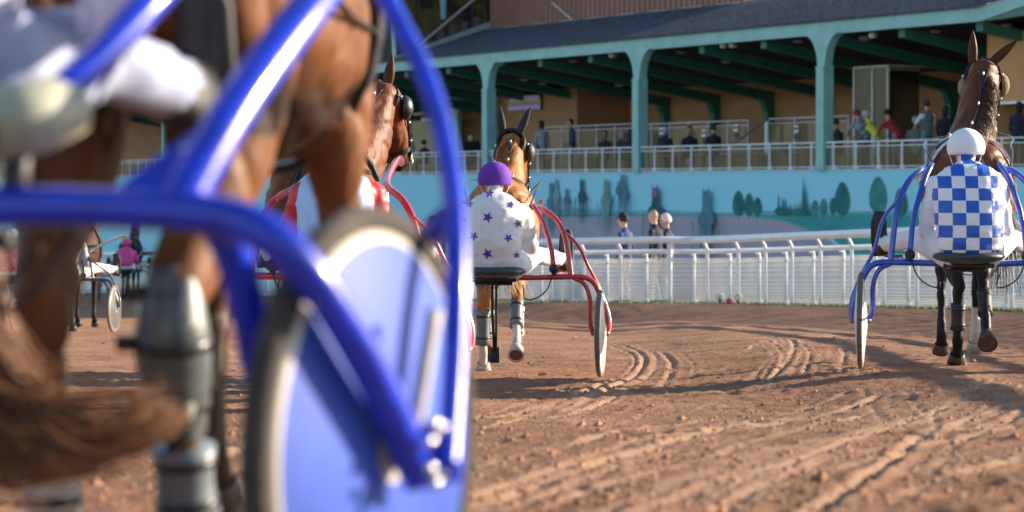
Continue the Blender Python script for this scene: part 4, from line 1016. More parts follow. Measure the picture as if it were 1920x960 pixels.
DRV = {}
def driver(loc, rz, bz_, label, silk, helm, trouser=None, voxel=.016, name='person', side_stripe=None, legspread=1, lean=0, squares=None, stars=None, zoomleg=0, footw=.50, arms_m=None, feet=None, up=.07, tw=1.0, ax=.195, ex=.275):
    root = empty(name, loc, rz); tag(root, label, 'person', 'sulky drivers'); B = Body(); z = bz_
    sh = Vector((0, .06+lean, z+.48+up)); hc = sh+Vector((0, .07, .16))
    B.loft('leg', [(0, -.07, z+.105, .185, .14), (0, -.09, z+.15, .205, .155), (0, -.09, z+.20, .19, .15)])
    B.loft('torso', [(0, -.10, z+(.20 if tw == 1 else .10), .205*tw, .160), (0, -.10, z+.25, .208*tw, .165), (0, -.05+lean*.5, z+.37+up*.7, .225*tw, .165), (0, .0+lean, z+.46+up, .205*tw, .135), (0, .04+lean, z+.515+up, .11, .085)])
    B.loft('skin_neck', [(0, sh.y+.01, sh.z, .058, .058), (0, hc.y-.02, hc.z-.05, .055, .06)])
    B.loft('skin_head', [(0, hc.y+.02, hc.z-.11, .035, .045), (0, hc.y+.015, hc.z-.07, .058, .078), (0, hc.y, hc.z, .078, .098), (0, hc.y, hc.z+.08, .07, .088)])
    for e in (-1, 1):
        A_ = Vector((e*ax, sh.y+(tw-1)*.3, sh.z-.06)); E_ = Vector((e*ex, sh.y+.07, z+.20)); Wt = Vector((e*.12, .38, z+.26))
        B.loft('sleeve', [(*A_, .082, .082), (*A_.lerp(E_, .5), .076, .076), (*E_, .062, .062)], ref=(0, 1, 0)); B.loft('sleeve', [(*E_, .058, .058), (*E_.lerp(Wt, .6), .05, .05), (*Wt, .036, .036)], ref=(0, 0, 1))
        hand_extra(B, Wt, (-e*.3, 1, .1), (0, .1, -1), 3, e, curl=1.0)
        Hj = Vector((e*.12, -.02, z+.08)); K = Vector((e*.33*legspread, .38, z+.15)); An = Vector((e*footw, .74, z+.11))
        if feet: An = Vector(feet[0 if e < 0 else 1]); K = Hj.lerp(An, .5)+Vector((0, 0, .05))
        B.loft('leg', [(Hj.x, Hj.y-.04, Hj.z, .12, .115), (*Hj.lerp(K, .5), .100, .095), (*K, .070, .068), (*K.lerp(An, .45), .066, .066), (*An, .050, .050)], ref=(0, 0, 1))
        B.loft('boot', [(An.x, An.y-.01, An.z-.02, .05, .05), (An.x+e*.015, An.y+.03, An.z-.05, .048, .05), (An.x+e*.02, An.y+.04, An.z+.05, .050, .048), (An.x+e*.025, An.y+.02, An.z+.15, .048, .036), (An.x+e*.025, An.y+.01, An.z+.21, .036, .03)], ref=(1, 0, 0))
    wt = trouser or mat('white_breeches', (.74, .74, .76), .7, var=.05, scale=6, bump=.5, bscale=9)
    B.mesh('body', voxel, [silk, wt, M_black, M_skin], lambda nm: {'torso': 0, 'sleeve': 0 if not arms_m else 4, 'leg': 1, 'boot': 2}.get(nm, 3), 2, 16, root) if not arms_m else B.mesh('body', voxel, [silk, wt, M_black, M_skin, arms_m], lambda nm: {'torso': 0, 'sleeve': 4, 'leg': 1, 'boot': 2}.get(nm, 3), 2, 16, root)
    body = root.children[0]
    lab_ok = {k for k, nme in enumerate(B.names) if nme in ('torso', 'sleeve', 'leg')}; me_ = body.data; nv = len(B.co)
    nr = [v.normal.copy() for v in me_.vertices[:nv]]
    for i_ in range(nv):
        if int(B.lab[i_]) in lab_ok:
            p = me_.vertices[i_].co; q = Vector((p.x*5.5+p.z*2, p.y*5, p.z*11-p.x*3*(1 if p.x > 0 else -1)+loc[0]*7))
            h_ = 1-abs(mnoise.noise(q))*2.6; h2 = mnoise.noise(q*2.3+Vector((5, 1, 2)))
            me_.vertices[i_].co = p+nr[i_]*(.009*max(0, h_)**2+.004*h2)
    # collar
    mb = MB(); mb.tube([Vector((math.cos(a)*.070, sh.y+.015+math.sin(a)*.070, sh.z+.05)) for a in [2*math.pi*j/20 for j in range(20)]], .026, 8, closed=True); mb.build('collar', silk if not arms_m else arms_m, root, True)
    for e in (-1, 1):     # boot soles
        mb = MB()
        An = Vector((e*footw, .74, z+.11)) if not feet else Vector(feet[0 if e < 0 else 1])
        mb.tube([An+Vector((e*.03, .05, -.09)), An+Vector((e*.035, .045, .03)), An+Vector((e*.035, .02, .15)), An+Vector((e*.03, -.01, .23))], [.040, .056, .060, .040], 10, up=(0, 1, 0), flat=.3)
        mb.build('boot_sole', M_black, root, True)
    helmet(root, hc+Vector((0, 0, .0)), (0, 1, 0), helm)
    return root, body, B

def conform(root, body, polys, m, name, off=.004, tri=6):
    """lay thin patches (x,z outlines in local coordinates, cast along +Y) on to a body mesh"""
    bt = BVHTree.FromPolygons([v.co for v in body.data.vertices], [tuple(p.vertices) for p in body.data.polygons])
    for poly in polys:
        c = Vector((sum(p[0] for p in poly)/len(poly), sum(p[1] for p in poly)/len(poly))); n_ = len(poly); mb = MB(); ok = True
        rings = 4
        def cast(x, z):
            h = bt.ray_cast(Vector((x, -2, z)), Vector((0, 1, 0))); return (h[0]+h[1]*off) if h[0] is not None else None
        dense_ = []
        for i in range(n_):
            for s_ in range(4): dense_.append(Vector(poly[i]).lerp(Vector(poly[(i+1) % n_]), s_/4))
        cc = cast(*c)
        if cc is None: continue
        mb.v.append(tuple(cc)); nd = len(dense_)
        for r_ in range(1, rings+1):
            for p in dense_:
                q = c.lerp(p, r_/rings); h = cast(*q)
                if h is None: h = Vector(mb.v[-1])
                mb.v.append(tuple(h))
        for i in range(nd): mb.f.append((0, 1+i, 1+(i+1) % nd)); mb.m.append(0)
        for r_ in range(rings-1):
            for i in range(nd): a_ = 1+r_*nd; mb.f.append((a_+i, a_+nd+i, a_+nd+(i+1) % nd, a_+(i+1) % nd)); mb.m.append(0)
        o = mb.build(name, m, root, True)

# ------------------------------------------------------------------ sulkies
def sulky(loc, rz, paint, label, hw=.78, bz_=.78, wr=.33, disc=None, seatm=None, shaft_z=1.30, thick=1.0, sc=1, tall=.42, shaft_x=.33, gusset=False, disc2=None, detail=True, wheel_yaw=0, shaft_len=2.2, stay=True, camber=0, shaft_foot=.30, peg_z=.06, custom=None, tyre_r=.019, foot_x=None, tyre_m=None):
    root = empty('sulky', loc, rz, sc); tag(root, label, 'sulky', 'racing sulkies')
    hz = wr+.01; T = .017*thick
    mb = MB()
    cu = custom or {}; tall_ = tall; x = hw-shaft_foot; x2 = x-.13
    AR = cu.get('arch') or [(hw-.22, 0, bz_), (hw-.12, 0, bz_), (hw-.04, 0, bz_-.04), (hw+.02, 0, bz_-.20), (hw+.055, 0, hz+.10), (hw+.045, 0, hz-.01)]
    IN = cu.get('inner') or [(hw-.20, 0, bz_-.01), (hw-.11, 0, bz_-.05), (hw-.075, 0, bz_-.18), (hw-.085, 0, hz+.1), (hw-.055, 0, hz-.01)]
    SH = cu.get('shaft') or [(x, 0, bz_), (x-.03, .03, bz_+tall*.45), (x-.06, .07, bz_+tall*.66), (x-.13, .16, bz_+tall*.87), (max(x-.25, shaft_x), .36, bz_+tall)]
    ST = cu.get('strut') or [(x2, -.01, bz_+peg_z), (x2-.02, .03, bz_+tall*.45), (x2-.10, .15, bz_+tall*.85), (x2-.16, .30, bz_+tall*1.02)]
    BR = cu.get('brace') or [(x-.05, .06, bz_+tall*.64), (x+.06, .08, bz_+tall*.45), (hw-.10, .10, bz_+.085), (hw-.01, .10, bz_-.075), (hw+.075, .08, hz+.12), (hw+.065, .03, hz)]
    SH = SH+[(lerp(SH[-1][0], shaft_x, .7), 1.0, lerp(SH[-1][2], shaft_z, .7)), (shaft_x-.01, shaft_len-.4, shaft_z+.02), (shaft_x-.04, shaft_len, shaft_z-.02)]
    def mir(L_, e): return [(e*a_, b_, c_) for a_, b_, c_ in L_]
    mb.tube(mir(AR, -1)[::-1]+[(0, AR[0][1], bz_-.012)]+mir(AR, 1), T*1.25, 12, smooth=2); mb.build('arch', paint, root, True)
    for e in (-1, 1):
        mb = MB(); mb.tube(mir(IN, e), T*(1.2 if custom else 1), 10, smooth=2); mb.build('inner_fork', paint, root, True)
        mb = MB(); mb.tube(mir(SH, e), T*(1.4 if custom else 1.25), 12, smooth=2); sh_ = mb.build('shaft', paint, root, True)
        if gusset:
            g0, g1 = Vector(SH[0]), Vector(SH[1]); gy = g0.y; mb = MB(); mb.prism([(e*(g0.x+.035), gy-.005, bz_+.0), (e*(g0.x-.14), gy-.005, bz_+.01), (e*(g1.x-.03), g1.y-.01, g1.z+.02), (e*(g1.x+.02), g1.y-.01, g1.z+.0)], (0, 0, 0), (0, .03, 0)); mb.build('gusset', paint, sh_, bevel=.006)
            for (gx_, gz_) in ((-.02, .03), (-.07, .028), (-.01, .06), (-.02, .09)): mb = MB(); mb.ell((e*(g0.x+gx_), gy-.014+gz_*.8, bz_+gz_), (.007, .006, .007), 8); mb.build('rivet', M_chrome, sh_, True)
        mb = MB(); mb.tube(mir(BR, e), [T*(.8 if custom else .75)]*len(BR), 10, smooth=2); br_ = mb.build('outer_brace', paint, root, True)
        if custom:
            mb = MB(); mb.tube(mir(cu['v'], e), T*.9, 10, smooth=2); mb.build('cross_tube', paint, br_, True)
            mb = MB(); mb.tube(mir(cu['v2'], e), T*.55, 10, smooth=1); mb.build('stay_tube', mat('sunlit_cream', (.5, .46, .38), .5), br_, True)  # sunlit look of this tube painted on as a cream colour
            mb = MB(); hx_ = hw+.09; mb.prism([(e*hx_, -.03, hz+.05), (e*(hx_+.035), .03, hz+.04), (e*(hx_+.035), .05, hz-.05), (e*(hx_-.02), -.03, hz-.06)], (0, 0, 0), (e*.012, 0, 0)); hp_ = mb.build('hub_plate', paint, root, bevel=.004)
            for q_ in range(7): a_ = q_*.9; mb = MB(); mb.ell((e*(hx_+.03), -.02+.03*math.cos(a_), hz+.045*math.sin(a_)), (.011, .010, .011), 8); mb.build('bolt', M_chrome, hp_, True)
        mb = MB(); mb.tube(mir(ST, e), T*1.15, 12, smooth=1); st = mb.build('inner_strut', paint, root, True)
        xs = ST[0][0]; zs = ST[0][2]; ys = ST[0][1]
        if custom:
            mb = MB(); mb.tube([(e*(xs+.02), ys+.08, zs+.02), (e*(xs+.0), ys+.01, zs), (e*(xs-.045), ys-.05, zs-.015)], [.048, .056, .054], 24); mb.build('strut_sleeve', mat('cream_sleeve', (.34, .34, .25), .5, var=.3, coat=.1), st, True)
            mb = MB(); mb.tube([(e*(xs-.045), ys-.052, zs-.015), (e*(xs-.055), ys-.065, zs-.018)], [.049, .047], 20); mb.build('strut_cap', M_black, st, True)
            mb = MB(); mb.tube([(e*(xs-.053), ys-.066, zs-.018), (e*(xs-.070), ys-.085, zs-.024)], [.024, .020], 12); mb.build('cap_bolt', M_chrome, st, True)
            mb = MB(); mb.tube([(e*(xs-.02), ys-.01, bz_), (e*(xs-.015), ys, zs-.03)], .02, 10); mb.build('strut_foot', M_black, st, True)
        else:
            mb = MB(); mb.tube([(e*xs, -.05, zs), (e*xs, -.04, zs), (e*xs, .0, zs), (e*xs, .03, zs)], [.024, .036, .036, .03], 14); mb.tube([(e*xs, .0, bz_), (e*xs, 0, zs)], .018, 8)
            mb.build('strut_cap', M_black, st, True)
        # footrest
        fx = foot_x if foot_x else x-.05
        mb = MB(); mb.tube([(e*ST[0][0], ST[0][1]+.02, bz_+.02), (e*(fx-.02), .4, bz_+.01), (e*fx, .83, bz_+.01)], .010, 8); mb.box((e*fx, .83, bz_+.02), (.13, .05, .02))
        if not custom: mb.build('stirrup', paint, root, True)
        # cable
        mb = MB(); mb.tube([(e*x2, -.05, bz_+.03), (e*(x2-.06), -.06, bz_-.13), (e*(x2-.22), -.05, bz_-.19), (e*.22, -.04, bz_-.06)], .005, 6, smooth=2); mb.build('cable', M_black, root, True)
        # wheel
        wh = empty('wheel', (e*hw, 0, hz), wheel_yaw); wh.parent = root
        mb = MB(); mb.tube([Vector((0, math.cos(a)*(wr-.018), math.sin(a)*(wr-.018))) for a in [2*math.pi*j/48 for j in range(48)]], tyre_r, 10, closed=True); mb.build('tyre', tyre_m or mat('dusty_tyre', (.16, .12, .10), .85, var=.3, scale=30), wh, True)
        mb = MB(); n_ = 48
        for xx, r_ in ((-.045, .05), (-.022, wr-.05), (-.014, wr-.034), (.014, wr-.034), (.022, wr-.05), (.045, .05)):
            for j in range(n_): a = 2*math.pi*j/n_; mb.v.append((xx, math.cos(a)*r_, math.sin(a)*r_))
        for i_ in range(5):
            for j in range(n_): mb.f.append((i_*n_+j, i_*n_+(j+1) % n_, (i_+1)*n_+(j+1) % n_, (i_+1)*n_+j)); mb.m.append(0 if i_ not in (1, 2, 3) else 1)
        mb.f += [tuple(range(n_)), tuple(5*n_+j for j in range(n_))]; mb.m += [1, 1]
        mb.build('wheel_disc', [disc or mat('cream_disc', (.60, .58, .52), .35, var=.1, coat=.3), disc2 or M_white], wh, True)
        mb = MB(); mb.tube([(-.07, 0, 0), (-.045, 0, 0), (.045, 0, 0), (.07, 0, 0)], [.014, .024, .024, .014], 12); mb.build('hub', mat('dull_steel', (.25, .25, .25), .5, metal=.8), wh, True)
    # seat
    sy_ = AR[0][1]*.6; mb = MB(); mb.ell((0, sy_-.08, bz_+.045), (.245, .19, .055), 24); se = mb.build('seat', seatm or mat('seat_vinyl', (.03, .05, .055), .5), root, True)
    mb = MB(); mb.box((0, sy_-.05, bz_-.02), (.34, .12, .03)); mb.tube([(-.14, 0, bz_-.05), (.14, 0, bz_-.05)], .015, 8)
    mb.tube([(.04*math.cos(a)+.0, -.08, bz_-.065+.018*math.sin(a)) for a in [R(30*i) for i in range(12)]], .004, 6, closed=True); mb.build('seat_bracket', M_black, root, True)
    if stay:
        mb = MB(); mb.tube([(-.012, -.04, bz_-.03), (-.012, .02, bz_-.3), (-.0, .1, .17)], .012, 8); mb.tube([(.018, -.04, bz_-.03), (.018, .02, bz_-.3), (.012, .1, .17)], .010, 8); mb.box((.003, .1, .17), (.07, .03, .12)); mb.build('rear_stay', M_black, root, True, .008)
    return root

def paint(name, col, r=.28): return mat(name, col, r, metal=.0, var=.08, scale=5, coat=.8, spec=.6)
P_red = paint('red_enamel', (.45, .012, .02)); P_blue = paint('blue_enamel', (.01, .06, .42)); P_navy = mat('blue_lacquer', (.010, .035, .50), .3, var=.25, scale=14, coat=.45, spec=.4, bump=.08, bscale=60); P_dark = paint('black_enamel', (.02, .02, .025))
def place(px, D, dz=0): x = (px-960)/F*D; return (x, D, gz(x, D)+dz)

# ---- rig with the star silks
yaw = -R(2)
loc = place(926, 18.0)
sulky(loc, yaw, P_red, 'red enamelled sulky carrying the driver in white silks with purple stars', hw=.80, bz_=.765, tall=.52, shaft_foot=.22, wheel_yaw=-R(5))
silk_star = mat('white_satin', (.76, .74, .72), .5, var=.04, scale=5, bump=.9, bscale=7)
rt, bd, Bd = driver(loc, yaw, .765, 'sulky driver in white silks with purple stars and a purple helmet, seen from behind', silk_star, mat('purple_helmet', (.15, .045, .36), .8, var=.05, spec=.2, bump=.3, bscale=12), legspread=.9)
def star(cx, cz, r, rot=0): return [(cx+(r if i % 2 == 0 else r*.42)*math.sin(R(36*i+rot)), cz+(r if i % 2 == 0 else r*.42)*math.cos(R(36*i+rot))) for i in range(10)]
S_ = 1/250.
stars_px = [(919, 356, 9), (881, 375, 9), (959, 377, 8), (917, 400, 11), (891, 435, 10), (955, 438, 9), (917, 467, 11), (972, 412, 8), (871, 405, 8), (970, 470, 7)]
conform(rt, bd, [star((px-926)*S_, (703-py)*S_, r*S_, 8*i) for i, (px, py, r) in enumerate(stars_px)], mat('purple_satin', (.10, .03, .30), .55), 'star')
hl = place(940, 19.05, .0)
chest = (.30, .115, .03)
nk = [(0, .50, 1.28, .15, .33), (.01, .68, 1.42, .13, .27), (.03, .80, 1.60, .115, .21), (.05, .87, 1.78, .10, .165), (.06, .92, 1.90, .09, .13)]
hd = [(.06, .90, 1.97, .085, .09), (.07, 1.0, 1.93, .108, .125), (.09, 1.10, 1.84, .10, .135), (.11, 1.2, 1.70, .075, .1), (.13, 1.28, 1.56, .06, .08), (.135, 1.31, 1.5, .05, .06)]
hr, HB, HJ = horse((hl[0], hl[1]+.75, hl[2]), R(-1), 1.0, 'horse', 'chestnut horse with black ear covers and hood, ahead of the star-silks driver', coat=(.34, .13, .035), points=(.22, .085, .03), ptz=.3, neck=nk, head=hd,
    legs={'hr': dict(dy=0, lift=.13), 'fl': dict(dy=.1), 'fr': dict(dy=-.15, lift=.1)}, socks={'hl': .20, 'hr': .18}, mane=(.30, .13, .05), earmat=mat('black_ear_cover', (.015, .017, .02), .8, bump=.5),
    gear=dict(ear_spread=(.10, .42), mane_side=-1, q=.83, ear_len=.25), tail=dict(color=(.35, .2, .08), path=[(0, -.86, 1.38), (.03, -.96, 1.25), (.04, -1.0, 1.0), (.05, -.98, .8), (.09, -.97, .62)], n=150, spread=[.02, .03, .045, .06, .09]))
M_hood = mat('black_hood', (.014, .018, .022), .6, var=.3, scale=20)
bridle(hr, HB, blinker=M_hood); harness(hr, HB); reins(hr, HB, -1.42, 1.03)
leg_wrap(hr, HJ, 'hl', .05, .85, .055, M_boot); leg_wrap(hr, HJ, 'hr', .05, .7, .052, M_boot); leg_wrap(hr, HJ, 'fl', .2, .9, .05, M_bandage); leg_wrap(hr, HJ, 'fr', .2, .9, .05, M_bandage)
mb = MB(); HB.strap(mb, 'head', .05, .10, .010, th=.01); mb.build('hood', M_hood, hr, True)

# ---- rig with the checked silks
yaw = -R(7); D = 16.35
loc = place(1815, D)
sulky(loc, yaw, P_blue, 'blue enamelled sulky carrying the driver in blue and white checked silks', hw=.72, bz_=.74, tall=.66, stay=False, shaft_foot=.20, peg_z=.05, shaft_x=.26, wheel_yaw=-R(3), disc=mat('pale_disc', (.66, .66, .62), .3, coat=.3))
ck = bpy.data.materials.new('checked_satin'); ck.use_nodes = True; n = ck.node_tree; b = n.nodes['Principled BSDF']; b.inputs['Roughness'].default_value = .45
tc = n.nodes.new('ShaderNodeTexCoord'); sx = n.nodes.new('ShaderNodeSeparateXYZ'); n.links.new(tc.outputs['Object'], sx.inputs[0])
def mth(op, a, v=None):
    q = n.nodes.new('ShaderNodeMath'); q.operation = op
    if hasattr(a, 'is_linked') or hasattr(a, 'links'): n.links.new(a, q.inputs[0])
    if v is not None:
        if isinstance(v, (int, float)): q.inputs[1].default_value = v
        else: n.links.new(v, q.inputs[1])
    return q.outputs[0]
gx_ = mth('FLOOR', mth('ADD', mth('DIVIDE', sx.outputs[0], .087), 20.5)); gz_ = mth('FLOOR', mth('DIVIDE', sx.outputs[2], .083))
odd = mth('MODULO', mth('ADD', gx_, gz_), 2)
cmix = n.nodes.new('ShaderNodeMix'); cmix.data_type = 'RGBA'; cmix.inputs[6].default_value = (.78, .77, .80, 1); cmix.inputs[7].default_value = (.012, .10, .50, 1)
n.links.new(odd, cmix.inputs[0]); n.links.new(cmix.outputs[2], b.inputs['Base Color'])
nzb = n.nodes.new('ShaderNodeTexNoise'); nzb.inputs['Scale'].default_value = 7; nzb.inputs['Detail'].default_value = 4; n.links.new(tc.outputs['Object'], nzb.inputs['Vector'])
bp = n.nodes.new('ShaderNodeBump'); bp.inputs['Strength'].default_value = .9; bp.inputs['Distance'].default_value = .02; n.links.new(nzb.outputs[0], bp.inputs['Height']); n.links.new(bp.outputs[0], b.inputs['Normal'])
rt2, bd2, _ = driver(loc, yaw*.5, .74, 'sulky driver in blue and white checked silks and a white helmet, seen from behind', ck, mat('white_helmet', (.80, .80, .82), .7, var=.03, bump=.5, bscale=9), arms_m=mat('pale_sleeve', (.76, .72, .78), .55, bump=.8, bscale=8), legspread=1, up=.12, tw=1.10, ax=.185, ex=.265)
for e in (-1, 1): mb = MB(); mb.tube([(e*.20, .08, .74+.165), (e*.29, .28, .74+.165), (e*.42, .55, .74+.125)], .007, 6); mb.build('trouser_stripe', mat('green_piping', (.01, .12, .12), .6), rt2, True)
hx = place(1846, 17.25)
nk = [(.02, .48, 1.28, .17, .34), (.07, .66, 1.46, .15, .28), (.12, .78, 1.66, .125, .22), (.155, .85, 1.86, .105, .17), (.18, .90, 2.02, .095, .135)]
hd = [(.185, .88, 2.09, .088, .10), (.195, .99, 2.05, .112, .13), (.205, 1.09, 1.96, .105, .14), (.22, 1.2, 1.82, .078, .1), (.23, 1.29, 1.68, .06, .08), (.235, 1.32, 1.62, .05, .06)]
hr, HB, HJ = horse((hx[0], hx[1]+.78, hx[2]), -R(7), 1.07, 'horse', 'dark bay horse with pricked ears and brown blinkers, in front of the checked-silks driver', legx=.62, coat=(.13, .040, .014), points=(.012, .012, .016), ptz=.95, neck=nk, head=hd,
    legs={'hr': dict(dy=.0, lift=.15), 'fl': dict(dy=-.1), 'fr': dict(dy=.2)}, socks={'fr': .18}, mane=(.05, .02, .012), gear=dict(ear_spread=(.0, 1.15), mane_side=1, q=.95, ear_len=.24),
    tail=dict(color=(.03, .014, .01), path=[(.02, -.86, 1.38), (.10, -.98, 1.22), (.18, -1.02, 1.0), (.22, -1.0, .8), (.26, -.97, .50)], n=160, spread=[.02, .03, .04, .06, .10]))
bridle(hr, HB, blinker=M_sheep); harness(hr, HB, breech=True, colr=M_leather); reins(hr, HB, -1.22, .96)
mb = MB(); HB.strap(mb, 'torso', .22, .035, .010, a0=-60, a1=240, th=.005)
mb.build('breeching', M_bandage, hr)
mb = MB(); HB.strap(mb, 'torso', .62, .30, .03, a0=55, a1=125, th=.035); mb.build('blue_pad', mat('blue_satin_pad', (.02, .06, .35), .35, coat=.3), hr, True)
for k in ('hl', 'hr'): leg_wrap(hr, HJ, k, .30, .80, .047, mat('dark_tendon_boot', (.02, .02, .025), .6))

# ---- red rig half hidden by the near blue one
yaw = -R(2); D = 13.9
loc = place(630, D)
sulky(loc, yaw, P_red, 'red enamelled sulky with cream wheel discs, seen through the near blue sulky', hw=.72, bz_=.765, tall=.52, shaft_foot=.22, shaft_z=1.46, shaft_x=.24, disc=mat('cream_disc', (.60, .58, .52), .35, coat=.3))
driver(loc, yaw, .765, 'sulky driver in red and pale blue silks, half hidden behind the near horse', mat('pale_blue_silk', (.35, .50, .75), .5, bump=.8, bscale=8), mat('red_helmet', (.5, .02, .03), .4), arms_m=mat('red_sleeve', (.50, .02, .03), .5, bump=.8, bscale=8))
hx = place(600, 14.8)
nk = [(0, .50, 1.28, .17, .33), (.05, .68, 1.42, .15, .27), (.10, .80, 1.60, .13, .21), (.14, .87, 1.78, .115, .17), (.17, .92, 1.90, .10, .14)]
hd = [(.17, .90, 1.97, .09, .09), (.19, 1.0, 1.93, .112, .125), (.21, 1.10, 1.84, .11, .135), (.235, 1.2, 1.70, .085, .1), (.255, 1.28, 1.56, .07, .08), (.26, 1.31, 1.5, .055, .06)]
hr, HB, HJ = horse((hx[0], hx[1]+.9, hx[2]), -R(5), 1.03, 'horse', 'bay horse with a black mane and studded bridle, framed by the curved blue tube', coat=(.16, .05, .02), neck=nk, head=hd, points=(.012, .010, .01), gear=dict(ear_spread=(.1, .15), mane_side=-1, q=.88), legs={'hl': dict(lift=.12), 'fr': dict(dy=.2)})
bridle(hr, HB, blinker=M_leather); harness(hr, HB)
mb = MB(); HB.strap(mb, 'torso', .64, .30, .03, a0=-10, a1=30, th=.006); mb.build('number_cloth', mat('pale_number_cloth', (.72, .76, .85), .6), hr, True)
mb = MB(); HB.strap(mb, 'torso', .64, .05, .034, a0=0, a1=18, th=.008); mb.build('cloth_mark', mat('blue_mark', (.03, .12, .5), .6), hr, True)

# ---- distant rigs on the left
def far_rig(px, D, yaw, pnt, lab_s, lab_d, lab_h, silk, helm, coat, hpx=None):
    loc = place(px, D); 
    sulky(loc, yaw, pnt, lab_s, hw=.70, bz_=.75, detail=False, disc=mat('smoke_grey_disc', (.10, .10, .10), .35), disc2=mat('grey_rim', (.3, .3, .3), .3))
    driver(loc, yaw, .75, lab_d, silk, helm, voxel=.022)
    hx = place(hpx or px, D+.9); h_, HB_, _ = horse((hx[0], hx[1]+.85, hx[2]), yaw, 1.0, 'horse', lab_h, coat=coat, voxel=.026, detail=False)
    bridle(h_, HB_, overcheck=False, metal=False); harness(h_, HB_)
far_rig(121, 33.5, -R(6), P_dark, 'black sulky with thin spoked-looking grey wheels, rolling behind the near horse legs', 'sulky driver in grey silks beyond the near horse legs', 'dark bay horse drawing the black sulky', mat('grey_silk', (.3, .3, .33), .5), mat('grey_helmet', (.2, .2, .22), .4), (.06, .025, .015))
far_rig(20, 41.0, -R(4), P_dark, 'dark sulky far off at the left edge of the track', 'distant sulky driver in red and white at the left edge', 'brown horse of the far sulky at the left edge', mat('red_white_silk', (.5, .12, .12), .5), M_white, (.08, .03, .015))
far_rig(236, 62.0, R(3), P_dark, 'tiny far sulky close to the white rail on the left', 'distant sulky driver in bright pink beside the far rail', 'small black horse beside the far rail on the left', mat('pink_silk', (.6, .06, .25), .5), mat('pink_helmet', (.6, .06, .25), .4), (.012, .012, .014))

# ---- the near blue rig
yaw = -R(20); WY = 3.62
wx = (688-960)/F*WY
HW = .76; cx = wx-math.cos(-yaw)*HW; cy = WY+math.sin(-yaw)*HW
loc = (cx, cy, gz(cx, cy)+.0)
blue_disc = mat('blue_wheel_disc', (.035, .085, .42), .55, var=.25, scale=4, coat=0, spec=.25)
sulky(loc, yaw, P_navy, 'bright blue sulky filling the left foreground, its near wheel covered by a blue disc', hw=HW, bz_=.735, wr=.365, disc=blue_disc, disc2=mat('cream_rim', (.66, .60, .48), .35, coat=.3), thick=1.4, gusset=True, shaft_z=1.38, stay=False, shaft_len=2.3, tyre_r=.023, tyre_m=mat('muddy_tyre', (.05, .04, .034), .9, var=.4, scale=20), wheel_yaw=-R(3), shaft_foot=.33, custom=dict(
    arch=[(.309, -.3, .743), (.571, -.3, .739), (.68, -.3, .729), (.752, -.31, .704), (.795, -.28, .65), (.82, -.2, .565), (.835, -.09, .45), (.84, 0, .345)],
    inner=[(.655, -.3, .733), (.664, -.25, .672), (.654, -.18, .577), (.632, -.1, .477), (.68, 0, .357)],
    shaft=[(.601, -.3, .74), (.614, -.22, .832), (.624, -.10, .933), (.637, .10, 1.071), (.60, .35, 1.189)],
    strut=[(.345, -.28, .872), (.380, -.2, .929), (.427, -.05, 1.058), (.413, .10, 1.137)],
    brace=[(.523, .55, 1.17), (.60, .50, 1.057), (.687, .42, .96), (.771, .30, .84), (.826, .20, .729), (.852, .14, .63), (.87, .08, .486), (.89, 0, .35)],
    v=[(.811, .20, .72), (.756, .25, .685), (.689, .30, .623)], v2=[(.862, .02, .586), (.857, -.02, .477), (.839, -.03, .359)]))
driver(loc, yaw, .86, 'near sulky driver in white breeches coloured for shade, only the outstretched leg in view', mat('lilac_silk', (.62, .62, .78), .5, bump=.6, bscale=8), mat('blue_helmet', (.02, .05, .3), .4),
       trouser=mat('shaded_breeches', (.29, .33, .47), .8, var=.05, bump=1, bscale=7), feet=((-.42, .60, .95), (.13, .60, .95)))  # white breeches; the bluish shade on the leg is put into their colour
hx0 = Vector((-.765, 4.60)); hy = -R(8)
rx = (math.sin(-hy)*.74, math.cos(-hy)*.74)
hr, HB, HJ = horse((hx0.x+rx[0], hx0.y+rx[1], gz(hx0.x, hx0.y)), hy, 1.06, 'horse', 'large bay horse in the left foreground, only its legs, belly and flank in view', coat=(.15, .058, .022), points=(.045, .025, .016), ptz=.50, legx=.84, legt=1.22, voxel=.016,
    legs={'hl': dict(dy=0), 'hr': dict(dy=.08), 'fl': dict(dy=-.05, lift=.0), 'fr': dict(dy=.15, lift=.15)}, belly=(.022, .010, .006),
    tail=dict(color=(.24, .11, .045), path=[(-.136, -.86, 1.25), (-.19, -1.01, .95), (-.17, -1.147, .60), (-.094, -1.188, .418), (-.003, -1.194, .34), (.107, -1.178, .345), (.221, -1.143, .39)], spread=[.03, .035, .04, .05, .055, .045, .025], n=480, vz=.8, r=.0032, dock=False))
harness(hr, HB)
leg_wrap(hr, HJ, 'hr', -.22, .62, .052, mat('grey_green_shell', (.09, .115, .115), .35, var=.5, scale=7, coat=.3), shell=True); leg_wrap(hr, HJ, 'hr', .70, 1.05, .056, M_boot); leg_wrap(hr, HJ, 'hl', .75, 1.0, .052, M_bandage)

